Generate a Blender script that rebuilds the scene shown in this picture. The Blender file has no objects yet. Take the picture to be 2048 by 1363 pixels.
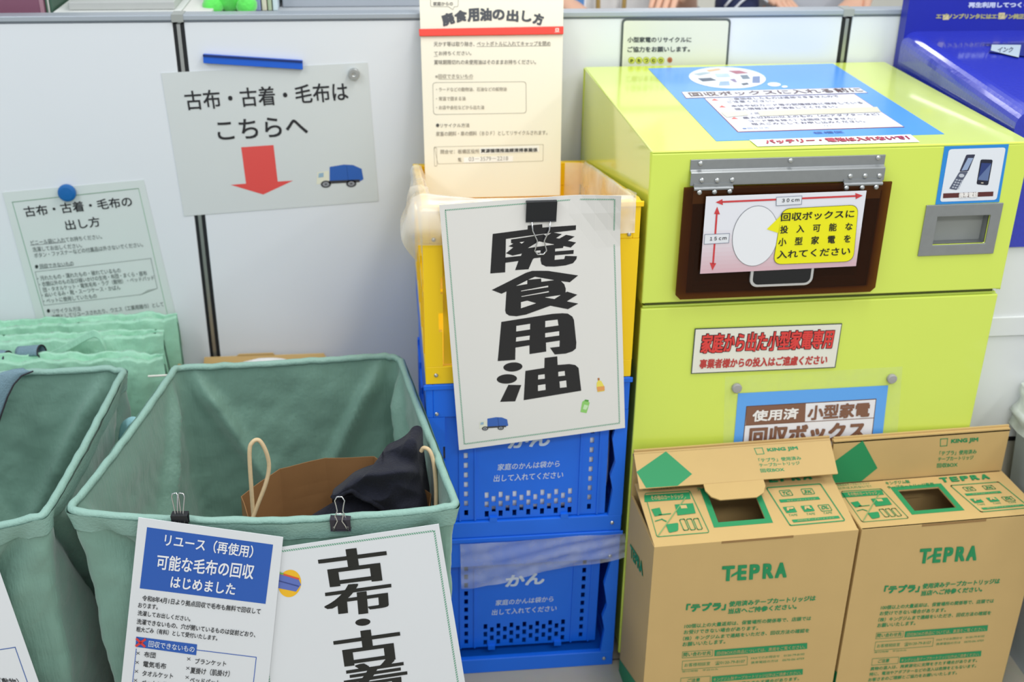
import bpy, bmesh, math, random
from math import sin, cos, pi, radians as R_
from mathutils import Vector as V, Matrix, noise
random.seed(7)
SC = bpy.context.scene
COL = SC.collection

# ------------------------------------------------------------------ camera
F_PX, YAW, PITCH, ROLL, CAM_H = 2331.0, .113, .4541, .0131, 1.6086
CAM = V((0, 0, CAM_H))
_f = V((sin(YAW)*cos(PITCH), cos(YAW)*cos(PITCH), -sin(PITCH)))
_r = V((cos(YAW), -sin(YAW), 0)); _u = _r.cross(_f)
RT = _r*cos(ROLL) + _u*sin(ROLL); UP = _u*cos(ROLL) - _r*sin(ROLL)
cam = bpy.data.cameras.new('camera'); cam.sensor_width = 36; cam.lens = F_PX/2048*36
cam.clip_start = .05
cam.dof.use_dof = True; cam.dof.focus_distance = 1.75; cam.dof.aperture_fstop = 4.5
co = bpy.data.objects.new('camera', cam); COL.objects.link(co)
co.matrix_world = Matrix(((RT.x, UP.x, -_f.x, 0), (RT.y, UP.y, -_f.y, 0), (RT.z, UP.z, -_f.z, CAM_H), (0, 0, 0, 1)))
SC.camera = co
SC.view_settings.view_transform = 'Standard'; SC.view_settings.look = 'None'
SC.view_settings.gamma = 1; SC.view_settings.exposure = 0.0
SC.view_settings.use_curve_mapping = False

# ------------------------------------------------------------------ light
w = bpy.data.worlds.new('office_air'); SC.world = w; w.use_nodes = True
w.node_tree.nodes['Background'].inputs[0].default_value = (.86, .93, 1, 1)
w.node_tree.nodes['Background'].inputs[1].default_value = .70
def lamp(name, loc, sx, sy, e, col=(1, 1, 1), rot=(0, 0, 0)):
    l = bpy.data.lights.new(name, 'AREA'); l.shape = 'RECTANGLE'; l.size = sx; l.size_y = sy
    l.energy = e; l.color = col
    o = bpy.data.objects.new(name, l); o.location = loc; o.rotation_euler = rot; COL.objects.link(o)
    return o
lamp('ceiling_lamp', (.75, 1.55, 2.7), .35, 1.25, 22, (1, .985, .95))
lamp('ceiling_lamp', (2.6, .9, 2.75), .35, 1.25, 26, (1, .985, .95))
lamp('ceiling_lamp', (-1.6, .9, 2.75), .35, 1.25, 24, (.93, .965, 1))
lamp('ceiling_lamp', (.7, 5.0, 2.75), 2.2, .7, 48, (1, .99, .97))
lamp('ceiling_lamp', (.5, -.7, 2.75), 2.2, .6, 46, (.98, .99, 1))

# ------------------------------------------------------------------ helpers
def lin(c): return tuple((v/12.92 if v <= .04045 else ((v+.055)/1.055)**2.4) for v in (x/255 for x in c))
MATS = {}
def mat(name, rgb, rough=.5, metal=0, spec=.5, var=.04, scale=30, bump=0, bscale=200, sheen=0, coat=0, streak=0):
    key = (name,)
    if key in MATS: return MATS[key]
    m = bpy.data.materials.new(name); m.use_nodes = True; nt = m.node_tree; n = nt.nodes; L = nt.links
    b = n['Principled BSDF']; b.inputs['Roughness'].default_value = rough; b.inputs['Metallic'].default_value = metal
    b.inputs['Specular IOR Level'].default_value = spec
    if sheen: b.inputs['Sheen Weight'].default_value = sheen
    if coat: b.inputs['Coat Weight'].default_value = coat; b.inputs['Coat Roughness'].default_value = .08
    tc = n.new('ShaderNodeTexCoord'); nz = n.new('ShaderNodeTexNoise'); nz.inputs['Scale'].default_value = scale; nz.inputs['Detail'].default_value = 4
    L.new(tc.outputs['Object'], nz.inputs['Vector'])
    mx = n.new('ShaderNodeMix'); mx.data_type = 'RGBA'
    c = lin(rgb)
    mx.inputs[6].default_value = (*[v*(1-var) for v in c], 1); mx.inputs[7].default_value = (*[min(1, v*(1+var)) for v in c], 1)
    L.new(nz.outputs['Fac'], mx.inputs[0]); L.new(mx.outputs[2], b.inputs['Base Color'])
    if bump:
        n2 = n.new('ShaderNodeTexNoise'); n2.inputs['Scale'].default_value = bscale; n2.inputs['Detail'].default_value = 3
        L.new(tc.outputs['Object'], n2.inputs['Vector'])
        bp = n.new('ShaderNodeBump'); bp.inputs['Strength'].default_value = bump; bp.inputs['Distance'].default_value = .002
        L.new(n2.outputs['Fac'], bp.inputs['Height']); L.new(bp.outputs['Normal'], b.inputs['Normal'])
    if streak:
        mp = n.new('ShaderNodeMapping'); mp.inputs['Scale'].default_value = (1, 1, .06); L.new(tc.outputs['Object'], mp.inputs['Vector'])
        n3 = n.new('ShaderNodeTexNoise'); n3.inputs['Scale'].default_value = 260; L.new(mp.outputs[0], n3.inputs['Vector'])
        b3 = n.new('ShaderNodeBump'); b3.inputs['Strength'].default_value = streak; b3.inputs['Distance'].default_value = .002
        L.new(n3.outputs['Fac'], b3.inputs['Height']); L.new(b3.outputs['Normal'], b.inputs['Normal'])
        if bump: L.new(bp.outputs['Normal'], b3.inputs['Normal'])
    MATS[key] = m; return m
def ink(rgb, rough=.45): return mat('print_%02x%02x%02x_%d' % (*rgb, int(rough*100)), rgb, rough, var=.0)
def film(name, rgb, clear=.5, rough=.2, bump=.0, bscale=30):
    if (name,) in MATS: return MATS[(name,)]
    m = bpy.data.materials.new(name); m.use_nodes = True; nt = m.node_tree; n = nt.nodes; L = nt.links
    b = n['Principled BSDF']; b.inputs['Base Color'].default_value = (*lin(rgb), 1); b.inputs['Roughness'].default_value = rough
    t = n.new('ShaderNodeBsdfTransparent'); mx = n.new('ShaderNodeMixShader'); mx.inputs[0].default_value = 1-clear
    nz = n.new('ShaderNodeTexNoise'); nz.inputs['Scale'].default_value = bscale
    tc = n.new('ShaderNodeTexCoord'); L.new(tc.outputs['Object'], nz.inputs['Vector'])
    rp = n.new('ShaderNodeMapRange'); rp.inputs[1].default_value = .3; rp.inputs[2].default_value = .7
    rp.inputs[3].default_value = (1-clear)*.7; rp.inputs[4].default_value = min(1, (1-clear)*1.3)
    L.new(nz.outputs['Fac'], rp.inputs[0]); L.new(rp.outputs[0], mx.inputs[0])
    if bump:
        bp = n.new('ShaderNodeBump'); bp.inputs['Strength'].default_value = bump; bp.inputs['Distance'].default_value = .01
        L.new(nz.outputs['Fac'], bp.inputs['Height']); L.new(bp.outputs['Normal'], b.inputs['Normal'])
    L.new(t.outputs[0], mx.inputs[1]); L.new(b.outputs[0], mx.inputs[2]); L.new(mx.outputs[0], n['Material Output'].inputs[0])
    MATS[(name,)] = m; return m

class MB:
    def __init__(s): s.v = []; s.f = []; s.m = []; s.mats = []
    def mi(s, m):
        if m not in s.mats: s.mats.append(m)
        return s.mats.index(m)
    def add(s, vs, fs, m):
        o = len(s.v); k = s.mi(m); s.v += [V(p) for p in vs]
        for f in fs: s.f.append([o+i for i in f]); s.m.append(k)
        return s
    def box(s, a, b, m):
        (x0, y0, z0), (x1, y1, z1) = a, b
        s.add([(x0,y0,z0),(x1,y0,z0),(x1,y1,z0),(x0,y1,z0),(x0,y0,z1),(x1,y0,z1),(x1,y1,z1),(x0,y1,z1)],
              [(0,3,2,1),(4,5,6,7),(0,1,5,4),(1,2,6,5),(2,3,7,6),(3,0,4,7)], m); return s
    def prism(s, pts, ext, m):
        n = len(pts); e = V(ext); p = [V(q) for q in pts]
        s.add(p+[q+e for q in p], [list(range(n))[::-1], list(range(n, 2*n))]+[(i, (i+1) % n, n+(i+1) % n, n+i) for i in range(n)], m); return s
    def tube(s, path, r, m, n=10, closed=False, cap=True):
        P = [V(p) for p in path]; N = len(P); rs = r if isinstance(r, (list, tuple)) else [r]*N
        vs = []; prev = None
        for i, p in enumerate(P):
            if closed: t = P[(i+1) % N]-P[i-1]
            else: t = P[min(i+1, N-1)]-P[max(i-1, 0)]
            t.normalize()
            a = prev if prev else (V((0, 0, 1)) if abs(t.z) < .9 else V((1, 0, 0)))
            a = (a-t*a.dot(t)).normalized(); prev = a; b = t.cross(a)
            for k in range(n): vs.append(p+(a*cos(2*pi*k/n)+b*sin(2*pi*k/n))*rs[i])
        fs = []
        for i in range(N if closed else N-1):
            j = (i+1) % N
            for k in range(n): fs.append((i*n+k, i*n+(k+1) % n, j*n+(k+1) % n, j*n+k))
        if cap and not closed: fs += [tuple(range(n))[::-1], tuple(range((N-1)*n, N*n))]
        s.add(vs, fs, m); return s
    def lathe(s, prof, o, ax, m, n=28):
        o = V(o); ax = V(ax).normalized(); a = (V((0, 0, 1)) if abs(ax.z) < .9 else V((1, 0, 0))).cross(ax).normalized(); b = ax.cross(a)
        vs = []; K = len(prof)
        for r, h in prof:
            for k in range(n): vs.append(o+ax*h+(a*cos(2*pi*k/n)+b*sin(2*pi*k/n))*r)
        fs = [(i*n+k, i*n+(k+1) % n, (i+1)*n+(k+1) % n, (i+1)*n+k) for i in range(K-1) for k in range(n)]
        fs += [tuple(range(n))[::-1], tuple(range((K-1)*n, K*n))]
        s.add(vs, fs, m); return s
    def grid(s, fn, nu, nv, m, closed=False):
        vs = [fn(i/nu, j/nv) for j in range(nv+1) for i in range(nu if closed else nu+1)]
        W = nu if closed else nu+1
        fs = [(j*W+i, j*W+(i+1) % W, (j+1)*W+(i+1) % W, (j+1)*W+i) for j in range(nv) for i in range(nu)]
        s.add(vs, fs, m); return s
    def holes(s, o, u, n_, wd, ht, th, hs, m):
        """panel wd x ht in plane (u, z) with thickness th along n_, rectangular holes hs=(u0,u1,z0,z1)"""
        o = V(o); u = V(u); n_ = V(n_)*th; z = V((0, 0, 1))
        us = sorted({0, wd, *[h[0] for h in hs], *[h[1] for h in hs]}); zs = sorted({0, ht, *[h[2] for h in hs], *[h[3] for h in hs]})
        P = lambda a, b, k: o+u*a+z*b+n_*k
        def solid(i, j):
            if i < 0 or j < 0 or i >= len(us)-1 or j >= len(zs)-1: return False
            a, b = (us[i]+us[i+1])/2, (zs[j]+zs[j+1])/2
            return not any(h[0] < a < h[1] and h[2] < b < h[3] for h in hs)
        for i in range(len(us)-1):
            for j in range(len(zs)-1):
                if not solid(i, j): continue
                a, b, c, d = us[i], us[i+1], zs[j], zs[j+1]
                for k in (0, 1): s.add([P(a, c, k), P(b, c, k), P(b, d, k), P(a, d, k)], [(0, 1, 2, 3)], m)
                if not solid(i-1, j): s.add([P(a, c, 0), P(a, d, 0), P(a, d, 1), P(a, c, 1)], [(0, 1, 2, 3)], m)
                if not solid(i+1, j): s.add([P(b, c, 0), P(b, d, 0), P(b, d, 1), P(b, c, 1)], [(0, 1, 2, 3)], m)
                if not solid(i, j-1): s.add([P(a, c, 0), P(b, c, 0), P(b, c, 1), P(a, c, 1)], [(0, 1, 2, 3)], m)
                if not solid(i, j+1): s.add([P(a, d, 0), P(b, d, 0), P(b, d, 1), P(a, d, 1)], [(0, 1, 2, 3)], m)
        return s
    def build(s, name, parent=None, smooth=False, bevel=0, at=None, solid=0, weld=False, normals=True):
        """at = world point used as the origin when the mesh is a top-level thing given in world coordinates"""
        me = bpy.data.meshes.new(name); off = V(at) if at is not None else V((0, 0, 0))
        me.from_pydata([tuple(p-off) for p in s.v], [], s.f)
        for m in s.mats: me.materials.append(m)
        me.polygons.foreach_set('material_index', s.m)
        if weld or normals:
            bm = bmesh.new(); bm.from_mesh(me)
            if weld: bmesh.ops.remove_doubles(bm, verts=bm.verts, dist=1e-5)
            if normals: bmesh.ops.recalc_face_normals(bm, faces=bm.faces)
            bm.to_mesh(me); bm.free()
        if smooth: me.polygons.foreach_set('use_smooth', [True]*len(me.polygons))
        me.update()
        o = bpy.data.objects.new(name, me); COL.objects.link(o)
        o.location = off
        if parent: o.parent = parent
        if solid:
            md = o.modifiers.new('thickness', 'SOLIDIFY'); md.thickness = solid; md.offset = 0
        if bevel:
            md = o.modifiers.new('bevel', 'BEVEL'); md.width = bevel; md.segments = 2; md.limit_method = 'ANGLE'; md.angle_limit = R_(40)
        return o
def tag(o, label, cat, group=None, kind=None):
    o['label'] = label; o['category'] = cat
    if group: o['group'] = group
    if kind: o['kind'] = kind
    return o
def thing(name, label, cat, loc=(0, 0, 0), rz=0, group=None):
    o = bpy.data.objects.new(name, None); COL.objects.link(o); o.location = loc; o.rotation_euler = (0, 0, rz); o.empty_display_size = .05
    return tag(o, label, cat, group)
def struct(o): o['kind'] = 'structure'; return o
def dup(root, **kw):
    r = root.copy(); COL.objects.link(r)
    for ch in root.children:
        c = ch.copy(); COL.objects.link(c); c.parent = r
        for g in ch.children:
            d = g.copy(); COL.objects.link(d); d.parent = c
    return r
def fin(o): return o

def ray(p): return RT*((p[0]-1024)/F_PX) - UP*((p[1]-681.5)/F_PX) + _f
def on(p, ax, val):
    r = ray(p); return CAM + r*((val-CAM[ax])/r[ax])

# ---- printing on real planes ---------------------------------------
_fc = bpy.data.curves.new('lettering', 'FONT'); _fo = bpy.data.objects.new('lettering', _fc); COL.objects.link(_fo)
_tc = {}
def glyphs(t):
    if t not in _tc:
        _fc.body = t; _fc.resolution_u = 4; bpy.context.view_layer.update()
        me = bpy.data.meshes.new_from_object(_fo.evaluated_get(bpy.context.evaluated_depsgraph_get()))
        P = [(v.co.x, v.co.y) for v in me.vertices]; Fs = [tuple(p.vertices) for p in me.polygons]
        bpy.data.meshes.remove(me)
        x0 = min(p[0] for p in P); x1 = max(p[0] for p in P); y0 = min(p[1] for p in P); y1 = max(p[1] for p in P)
        _tc[t] = ([((x-x0)/(x1-x0), (y-y0)/(y1-y0)) for x, y in P], Fs, (x1-x0)/(y1-y0))
    return _tc[t]
class Print:
    """flat printing on plane (o, n); n points to the viewer. zoom/off: picture scale the measurements are given in"""
    LV = .00028
    def __init__(s, o, n, zoom=1, off=(0, 0), down=(0, 1), mb=None, rough=.35, inv=None, warp=None):
        s.o = V(o); s.n = V(n).normalized(); s.z = zoom; s.off = off; s.dn = down; s.mb = mb or MB(); s.rough = rough; s.inv = inv; s.warp = warp
    def U(s, p, lv=0):
        q = (p[0]/s.z+s.off[0], p[1]/s.z+s.off[1]); r = ray(q); t = (s.o-CAM).dot(s.n)/r.dot(s.n)
        return s.fix(CAM+r*t, lv)
    def fix(s, P, lv):
        P = P+s.n*(lv*s.LV)
        return s.inv @ P if s.inv is not None else P
    def A(s, P0, P1, P2, lv):           # affine frame from three plane points
        return lambda a, b: P0+(P1-P0)*a+(P2-P0)*b
    def put(s, vs, fs, m):
        if s.warp: vs = [s.warp(v) for v in vs]
        s.mb.add(vs, fs, m)
    def ik(s, c): return c if not isinstance(c, tuple) else ink(c, s.rough)
    def poly(s, pts, c, lv=1):
        s.put([s.U(p, lv) for p in pts], [tuple(range(len(pts)))], s.ik(c)); return s
    def line(s, pts, wd, c, lv=1, closed=False, dash=0):
        pts = list(pts)+([pts[0]] if closed else [])
        for a, b in zip(pts, pts[1:]):
            a, b = V(a), V(b); d = b-a; L = d.length
            if L == 0: continue
            d /= L; nn = V((-d.y, d.x))*wd/2
            if not dash: s.poly([a-nn-d*wd/2, b-nn+d*wd/2, b+nn+d*wd/2, a+nn-d*wd/2], c, lv)
            else:
                t = 0
                while t < L:
                    e = min(L, t+dash*.62); p, q = a+d*t, a+d*e; k = d*dash*.28
                    s.poly([p-nn-k, q-nn-k, q+nn+k, p+nn+k], c, lv); t += dash
        return s
    def ell(s, c, rx, ry, col, lv=1, rot=0, n=40, skew=0):
        pts = []
        for k in range(n):
            x, y = rx*cos(2*pi*k/n), ry*sin(2*pi*k/n)
            x += -y*skew
            pts.append((c[0]+x*cos(rot)-y*sin(rot), c[1]+x*sin(rot)+y*cos(rot)))
        return s.poly(pts, col, lv)
    def rrect(s, q, r, c, lv=1, outline=0):
        q = [V(p) for p in q]; pts = []
        for i in range(4):
            p, a, b = q[i], q[i-1], q[(i+1) % 4]; da = (a-p).normalized()*r; db = (b-p).normalized()*r
            for k in range(7):
                t = k/6; pts.append(p+da*(1-t)**2+db*t**2)
        if outline: return s.line(pts, outline, c, lv, closed=True)
        return s.poly(pts, c, lv)
    def text(s, t, tl, tr, h, c, lv=3, bold=0, boldy=None, down=None):
        P, Fs, asp = glyphs(t); d = down or s.dn; L = math.hypot(*d)
        bl = (tl[0]+d[0]/L*h, tl[1]+d[1]/L*h)
        fr = s.A(s.U(tl, lv), s.U(tr, lv), s.U(bl, lv), lv); m = s.ik(c)
        wpx = math.hypot(tr[0]-tl[0], tr[1]-tl[1])
        by = bold if boldy is None else boldy
        ex, ey = bold*h/wpx, by
        nx = max(1, math.ceil(bold/.035)) if bold else 0; ny = max(1, math.ceil(by/.035)) if by else 0
        kk = 0; nv_ = s.n if s.inv is None else s.inv.to_3x3() @ s.n
        for i in range(-nx, nx+1):
            for j in range(-ny, ny+1):
                ox = ex*i/nx if nx else 0; oy = ey*j/ny if ny else 0
                up_ = nv_*(2e-5*kk); kk += 1
                s.put([fr(ex+x*(1-2*ex)+ox, ey+(1-y)*(1-2*ey)+oy)+up_ for x, y in P], Fs, m)
        return s
    def sheet(s, q, m, th=.0006, n=1):
        """base sheet from four corners, bent by warp when given"""
        c = [s.U(p, 0) for p in q]; nv = s.n if s.inv is None else s.inv.to_3x3() @ s.n
        fr = lambda a, b: (c[0]*(1-a)+c[1]*a)*(1-b)+(c[3]*(1-a)+c[2]*a)*b
        for k in (0, 1):
            s.put([fr(i/n, j/n)-nv*th*k for j in range(n+1) for i in range(n+1)],
                  [(j*(n+1)+i, j*(n+1)+i+1, (j+1)*(n+1)+i+1, (j+1)*(n+1)+i) for j in range(n) for i in range(n)], m)
        rim = [(i/n, 0) for i in range(n)]+[(1, j/n) for j in range(n)]+[(1-i/n, 1) for i in range(n)]+[(0, 1-j/n) for j in range(n)]
        K = len(rim); s.put([fr(a, b) for a, b in rim]+[fr(a, b)-nv*th for a, b in rim], [(i, (i+1) % K, K+(i+1) % K, K+i) for i in range(K)], m)
        s.cen = sum(c, V((0, 0, 0)))/4
        return s
BLK = (38, 38, 42); GRY = (95, 98, 100); WHT = (238, 238, 240)

def truck(p, tr):
    """small printed refuse truck; tr maps (0..100, 0..70) into picture coordinates"""
    T = lambda q: [tr(*a) for a in q]
    p.poly(T([(28, 6), (58, 0), (78, 2), (96, 14), (100, 46), (92, 52), (28, 50)]), (52, 98, 178), 1)
    p.line(T([(64, 4), (68, 50)]), p.lw, (32, 66, 130), 2)
    p.poly(T([(2, 22), (26, 18), (27, 54), (0, 58)]), (226, 226, 206), 1)
    p.poly(T([(5, 25), (15, 23), (15, 36), (4, 38)]), (150, 180, 200), 2)
    p.poly(T([(26, 48), (92, 46), (92, 54), (26, 57)]), (60, 60, 64), 2)
    for cx in (20, 74):
        for r, c, l in ((11, (70, 70, 74), 2), (7, (150, 152, 156), 3), (3, (90, 92, 96), 4)):
            p.poly(T([(cx+r*cos(k*pi/10), 58+r*sin(k*pi/10)) for k in range(20)]), c, l)

# ------------------------------------------------------------------ materials
M_PANEL = mat('white_panel', (226, 230, 234), .42, var=.012, scale=6)
M_RAIL = mat('grey_rail', (172, 180, 188), .4, metal=.25, var=.02)
M_BLACK = mat('black_rubber', (24, 26, 30), .6)
M_ALU = mat('aluminium', (190, 192, 190), .32, metal=.85, var=.05, scale=80)
M_STEEL = mat('brushed_steel', (158, 161, 162), .4, metal=.7, var=.07, scale=90)
M_WIRE = mat('steel_wire', (215, 215, 215), .22, metal=1)
M_LIME = mat('lime_paint', (214, 232, 92), .28, var=.012, scale=10, coat=.8)
M_CRATEB = mat('blue_plastic', (18, 108, 230), .4, var=.06, scale=14, bump=.08, bscale=500)
M_CRATEY = mat('yellow_plastic', (255, 210, 16), .34, var=.03, scale=14)
M_CARD = mat('cardboard', (198, 166, 108), .75, var=.045, scale=16, bump=.05, bscale=90)
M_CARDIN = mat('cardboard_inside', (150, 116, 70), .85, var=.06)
M_PAPER = mat('laminated_paper', (222, 226, 224), .24, var=.01, scale=4)
M_SHEETW = mat('laminated_white_sheet', (226, 228, 230), .2, var=.01, scale=4)
M_TEAL = mat('teal_nylon', (117, 154, 138), .58, var=.12, scale=12, bump=.6, bscale=70, sheen=.3, streak=.5)
M_TEALRIM = mat('teal_binding', (140, 176, 163), .6, var=.08, scale=40, bump=.6, bscale=240)
M_MINT = mat('mint_nylon', (156, 208, 180), .42, var=.16, scale=22, bump=.8, bscale=55, sheen=.3, streak=.4)
M_KRAFT = mat('kraft_paper', (142, 102, 60), .8, var=.06, scale=24, bump=.15, bscale=60)
M_CORD = mat('paper_cord', (205, 180, 140), .7, var=.12, scale=160)
M_NAVY = mat('navy_fleece', (25, 27, 40), .95, var=.25, scale=180, bump=.8, bscale=300, sheen=.04)

# ------------------------------------------------------------------ the setting
YP = 2.40
def floor_mat():
    m = bpy.data.materials.new('floor_vinyl_tiles'); m.use_nodes = True; nt = m.node_tree; n = nt.nodes; L = nt.links
    b = n['Principled BSDF']; b.inputs['Roughness'].default_value = .4
    tc = n.new('ShaderNodeTexCoord'); br = n.new('ShaderNodeTexBrick'); br.offset = 0
    br.inputs['Scale'].default_value = 1; br.inputs['Brick Width'].default_value = .45; br.inputs['Row Height'].default_value = .45
    br.inputs['Mortar Size'].default_value = .0025
    br.inputs['Color1'].default_value = (*lin((176, 170, 154)), 1); br.inputs['Color2'].default_value = (*lin((170, 164, 148)), 1); br.inputs['Mortar'].default_value = (*lin((104, 100, 92)), 1)
    nz = n.new('ShaderNodeTexNoise'); nz.inputs['Scale'].default_value = 40
    mx = n.new('ShaderNodeMix'); mx.data_type = 'RGBA'; mx.blend_type = 'MULTIPLY'; mx.inputs[0].default_value = .12
    L.new(tc.outputs['Object'], br.inputs['Vector']); L.new(tc.outputs['Object'], nz.inputs['Vector'])
    L.new(br.outputs['Color'], mx.inputs[6]); L.new(nz.outputs['Color'], mx.inputs[7]); L.new(mx.outputs[2], b.inputs['Base Color'])
    return m
fl = MB(); fl.box((-4, -3, -.05), (5, 7, 0), floor_mat()); struct(fl.build('floor'))
SX = (-.3995, .9705); PT = 1.1568
for x0, x1 in ((-1.9, SX[0]-.011), (SX[0]+.011, SX[1]-.011), (SX[1]+.011, 2.3)):
    b = MB(); b.box((x0, YP, .09), (x1, YP+.035, PT), M_PANEL); struct(b.build('wall_back', bevel=.002))
b = MB(); b.box((-1.9, YP-.004, PT+.0035), (2.3, YP+.034, PT+.0145), M_RAIL); b.box((-1.9, YP-.002, PT), (2.3, YP+.033, PT+.0035), mat('rail_groove', (120, 128, 138), .5)); struct(b.build('trim_1', bevel=.002))
for i, x in enumerate(SX):
    b = MB(); b.box((x-.0105, YP+.001, 0), (x-.0035, YP+.034, PT-.004), M_BLACK); b.box((x+.0035, YP+.001, 0), (x+.0105, YP+.034, PT-.004), M_BLACK)
    b.box((x-.0035, YP-.001, 0), (x+.0035, YP+.034, PT-.004), M_ALU)
    b.box((x-.0115, YP-.005, PT+.001), (x+.0115, YP+.035, PT+.0155), mat('rail_joint', (160, 164, 160), .5))
    struct(b.build('trim_%d' % (i+2)))
b = MB(); b.box((-1.9, YP+.004, .0), (2.3, YP+.03, .09), mat('grey_base', (150, 152, 150), .5)); struct(b.build('baseboard_back'))
b = MB(); b.box((-4, 6.6, 0), (5, 6.7, 3), mat('far_wall_paint', (226, 224, 214), .6)); struct(b.build('wall_far'))

# ------------------------------------------------------------------ yellow-green collection box
BX, BY, BA, BW, BD, BZ = .4245, 1.7817, .0183, .650, .598, 1.063
BM = Matrix.Translation((BX, BY, 0)) @ Matrix.Rotation(BA, 4, 'Z'); BI = BM.inverted()
ux = V((cos(BA), sin(BA), 0)); nf = V((sin(BA), -cos(BA), 0))
def bpl(q, off=0.0):                      # picture point -> local point on the front face
    o = V((BX, BY, 0))+nf*off; r = ray(q); return BI @ (CAM+r*((o-CAM).dot(nf)/r.dot(nf)))
box = thing('collection_box', 'big lime green metal collection box with brown hinged flap', 'collection box', (BX, BY, 0), BA)
ZJ = .793                                 # joint between the head and the base
Z1 = bpl((1284, 607)).z; ZJ = Z1
hole = [bpl(p) for p in ((1384, 392), (1763, 381), (1742, 570), (1365, 588))]
h0, h1 = min(hole[0].x, hole[3].x)+.006, max(hole[1].x, hole[2].x)-.008
hz1, hz0 = (hole[0].z+hole[1].z)/2, (hole[2].z+hole[3].z)/2
sl = [bpl(p) for p in ((1874, 432.4), (1980, 429), (1966.5, 485.6), (1862, 489.3))]
s0, s1, sz1, sz0 = sl[0].x, sl[1].x, sl[0].z, sl[2].z
hd = MB(); T = .004
hd.holes((0, 0, ZJ), (1, 0, 0), (0, 1, 0), BW, BZ-T-ZJ, T, [(h0, h1, hz0-ZJ, hz1-ZJ), (s0, s1, sz0-ZJ, sz1-ZJ)], M_LIME)
hd.box((0, T, ZJ), (T, BD, BZ-T), M_LIME); hd.box((BW-T, T, ZJ), (BW, BD, BZ-T), M_LIME)
hd.box((T, BD-T, ZJ), (BW-T, BD, BZ-T), M_LIME); hd.box((0, 0, BZ-T), (BW, BD, BZ), M_LIME); hd.box((T, T, ZJ), (BW-T, BD-T, ZJ+T), M_LIME)
hd.build('head', box, weld=True, bevel=.0025)
M_DARKIN = mat('dark_chute', (22, 20, 20), .6); M_BRIM = mat('brown_chute_rim', (66, 40, 26), .35)
ch = MB(); d_ = .20
def tunnel(b, x0, x1, z0, z1, y0, y1, m, back):
    b.add([(x0,y0,z0),(x1,y0,z0),(x1,y0,z1),(x0,y0,z1),(x0,y1,z0),(x1,y1,z0),(x1,y1,z1),(x0,y1,z1)], [(0,1,5,4),(1,2,6,5),(2,3,7,6),(3,0,4,7)], m)
    b.add([(x0,y1,z0),(x1,y1,z0),(x1,y1,z1),(x0,y1,z1)], [(0,1,2,3)], back)
tunnel(ch, h0, h1, hz0, hz1, T, d_, M_DARKIN, M_DARKIN)
i0, i1, iz0, iz1 = h0+.012, h1-.018, hz0+.017, hz1-.035
ch.holes((h0, T+.004, hz0), (1, 0, 0), (0, 1, 0), h1-h0, hz1-hz0, .004, [(i0-h0, i1-h0, iz0-hz0, iz1-hz0)], M_BRIM)
ch.build('chute', box, normals=False)
ps = MB(); tunnel(ps, s0, s1, sz0, sz1, T, .020, M_STEEL, mat('slot_shutter', (150, 152, 148), .5)); ps.build('slot_recess', box, normals=False)
bs = MB(); ZG = ZJ-.009
bs.box((.004, .010, .03), (BW-.001, BD-.004, ZG), M_LIME)
bs.box((.0, .002, .03), (BW-.001, .010, ZG-.002), M_LIME); bs.box((.03, .03, 0), (BW-.03, BD-.03, .03), M_BLACK)
bs.build('base_cabinet', box, bevel=.002)
gp = MB(); gp.box((.008, .012, ZG), (BW-.008, BD-.01, ZJ), mat('joint_shadow_gap', (90, 96, 40), .6)); gp.build('joint_strip', box)
# bracket
def P2(q, off=0): return bpl(q, off)
bk = MB(); a0, a1 = P2((1381, 318.7)), P2((1770.5, 308)); c0, c1 = P2((1382, 368.7)), P2((1771, 356.4))
bx0, bx1 = a0.x, a1.x; bz1 = (a0.z+a1.z)/2; bz0 = (c0.z+c1.z)/2; bm_ = bz0+(bz1-bz0)*.52
prof = [(0, bz1), (-.003, bz1), (-.003, bm_+.003), (-.010, bm_), (-.010, bz0), (-.007, bz0), (-.007, bm_-.001), (0, bm_+.002)]
bk.prism([(bx0, y, z) for y, z in prof], (bx1-bx0, 0, 0), M_STEEL)
def rivet(b, x, y, z, r=.0044, m=M_ALU, n=(0, -1, 0)): b.lathe([(r, 0), (r*.95, .0015), (r*.7, .003), (r*.25, .0038)], (x, y, z), n, m, 14)
for q in ((330, 100), (725, 87), (1110, 75)): p = P2((q[0]/2.198+1250, q[1]/2.198+280)); rivet(bk, p.x, -.003, p.z)
for q in ((330, 168), (397, 168), (463, 166), (980, 150), (1045, 148), (1108, 148)): p = P2((q[0]/2.198+1250, q[1]/2.198+280)); rivet(bk, p.x, -.010, p.z)
bk.build('hinge_bracket', box, bevel=.0008)
for qa, qb in (((300, 197), (472, 190)), ((958, 180), (1128, 173))):
    b = MB(); p, q = P2((qa[0]/2.198+1250, qa[1]/2.198+280), .008), P2((qb[0]/2.198+1250, qb[1]/2.198+280), .008)
    b.box((p.x, -.012, bz0-.030), (q.x, -.0095, bz0+.004), M_STEEL); b.tube([(p.x, -.0125, bz0-.004), (q.x, -.0125, bz0-.004)], .0032, M_STEEL)
    b.build('hinge_leaf', box)
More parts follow.
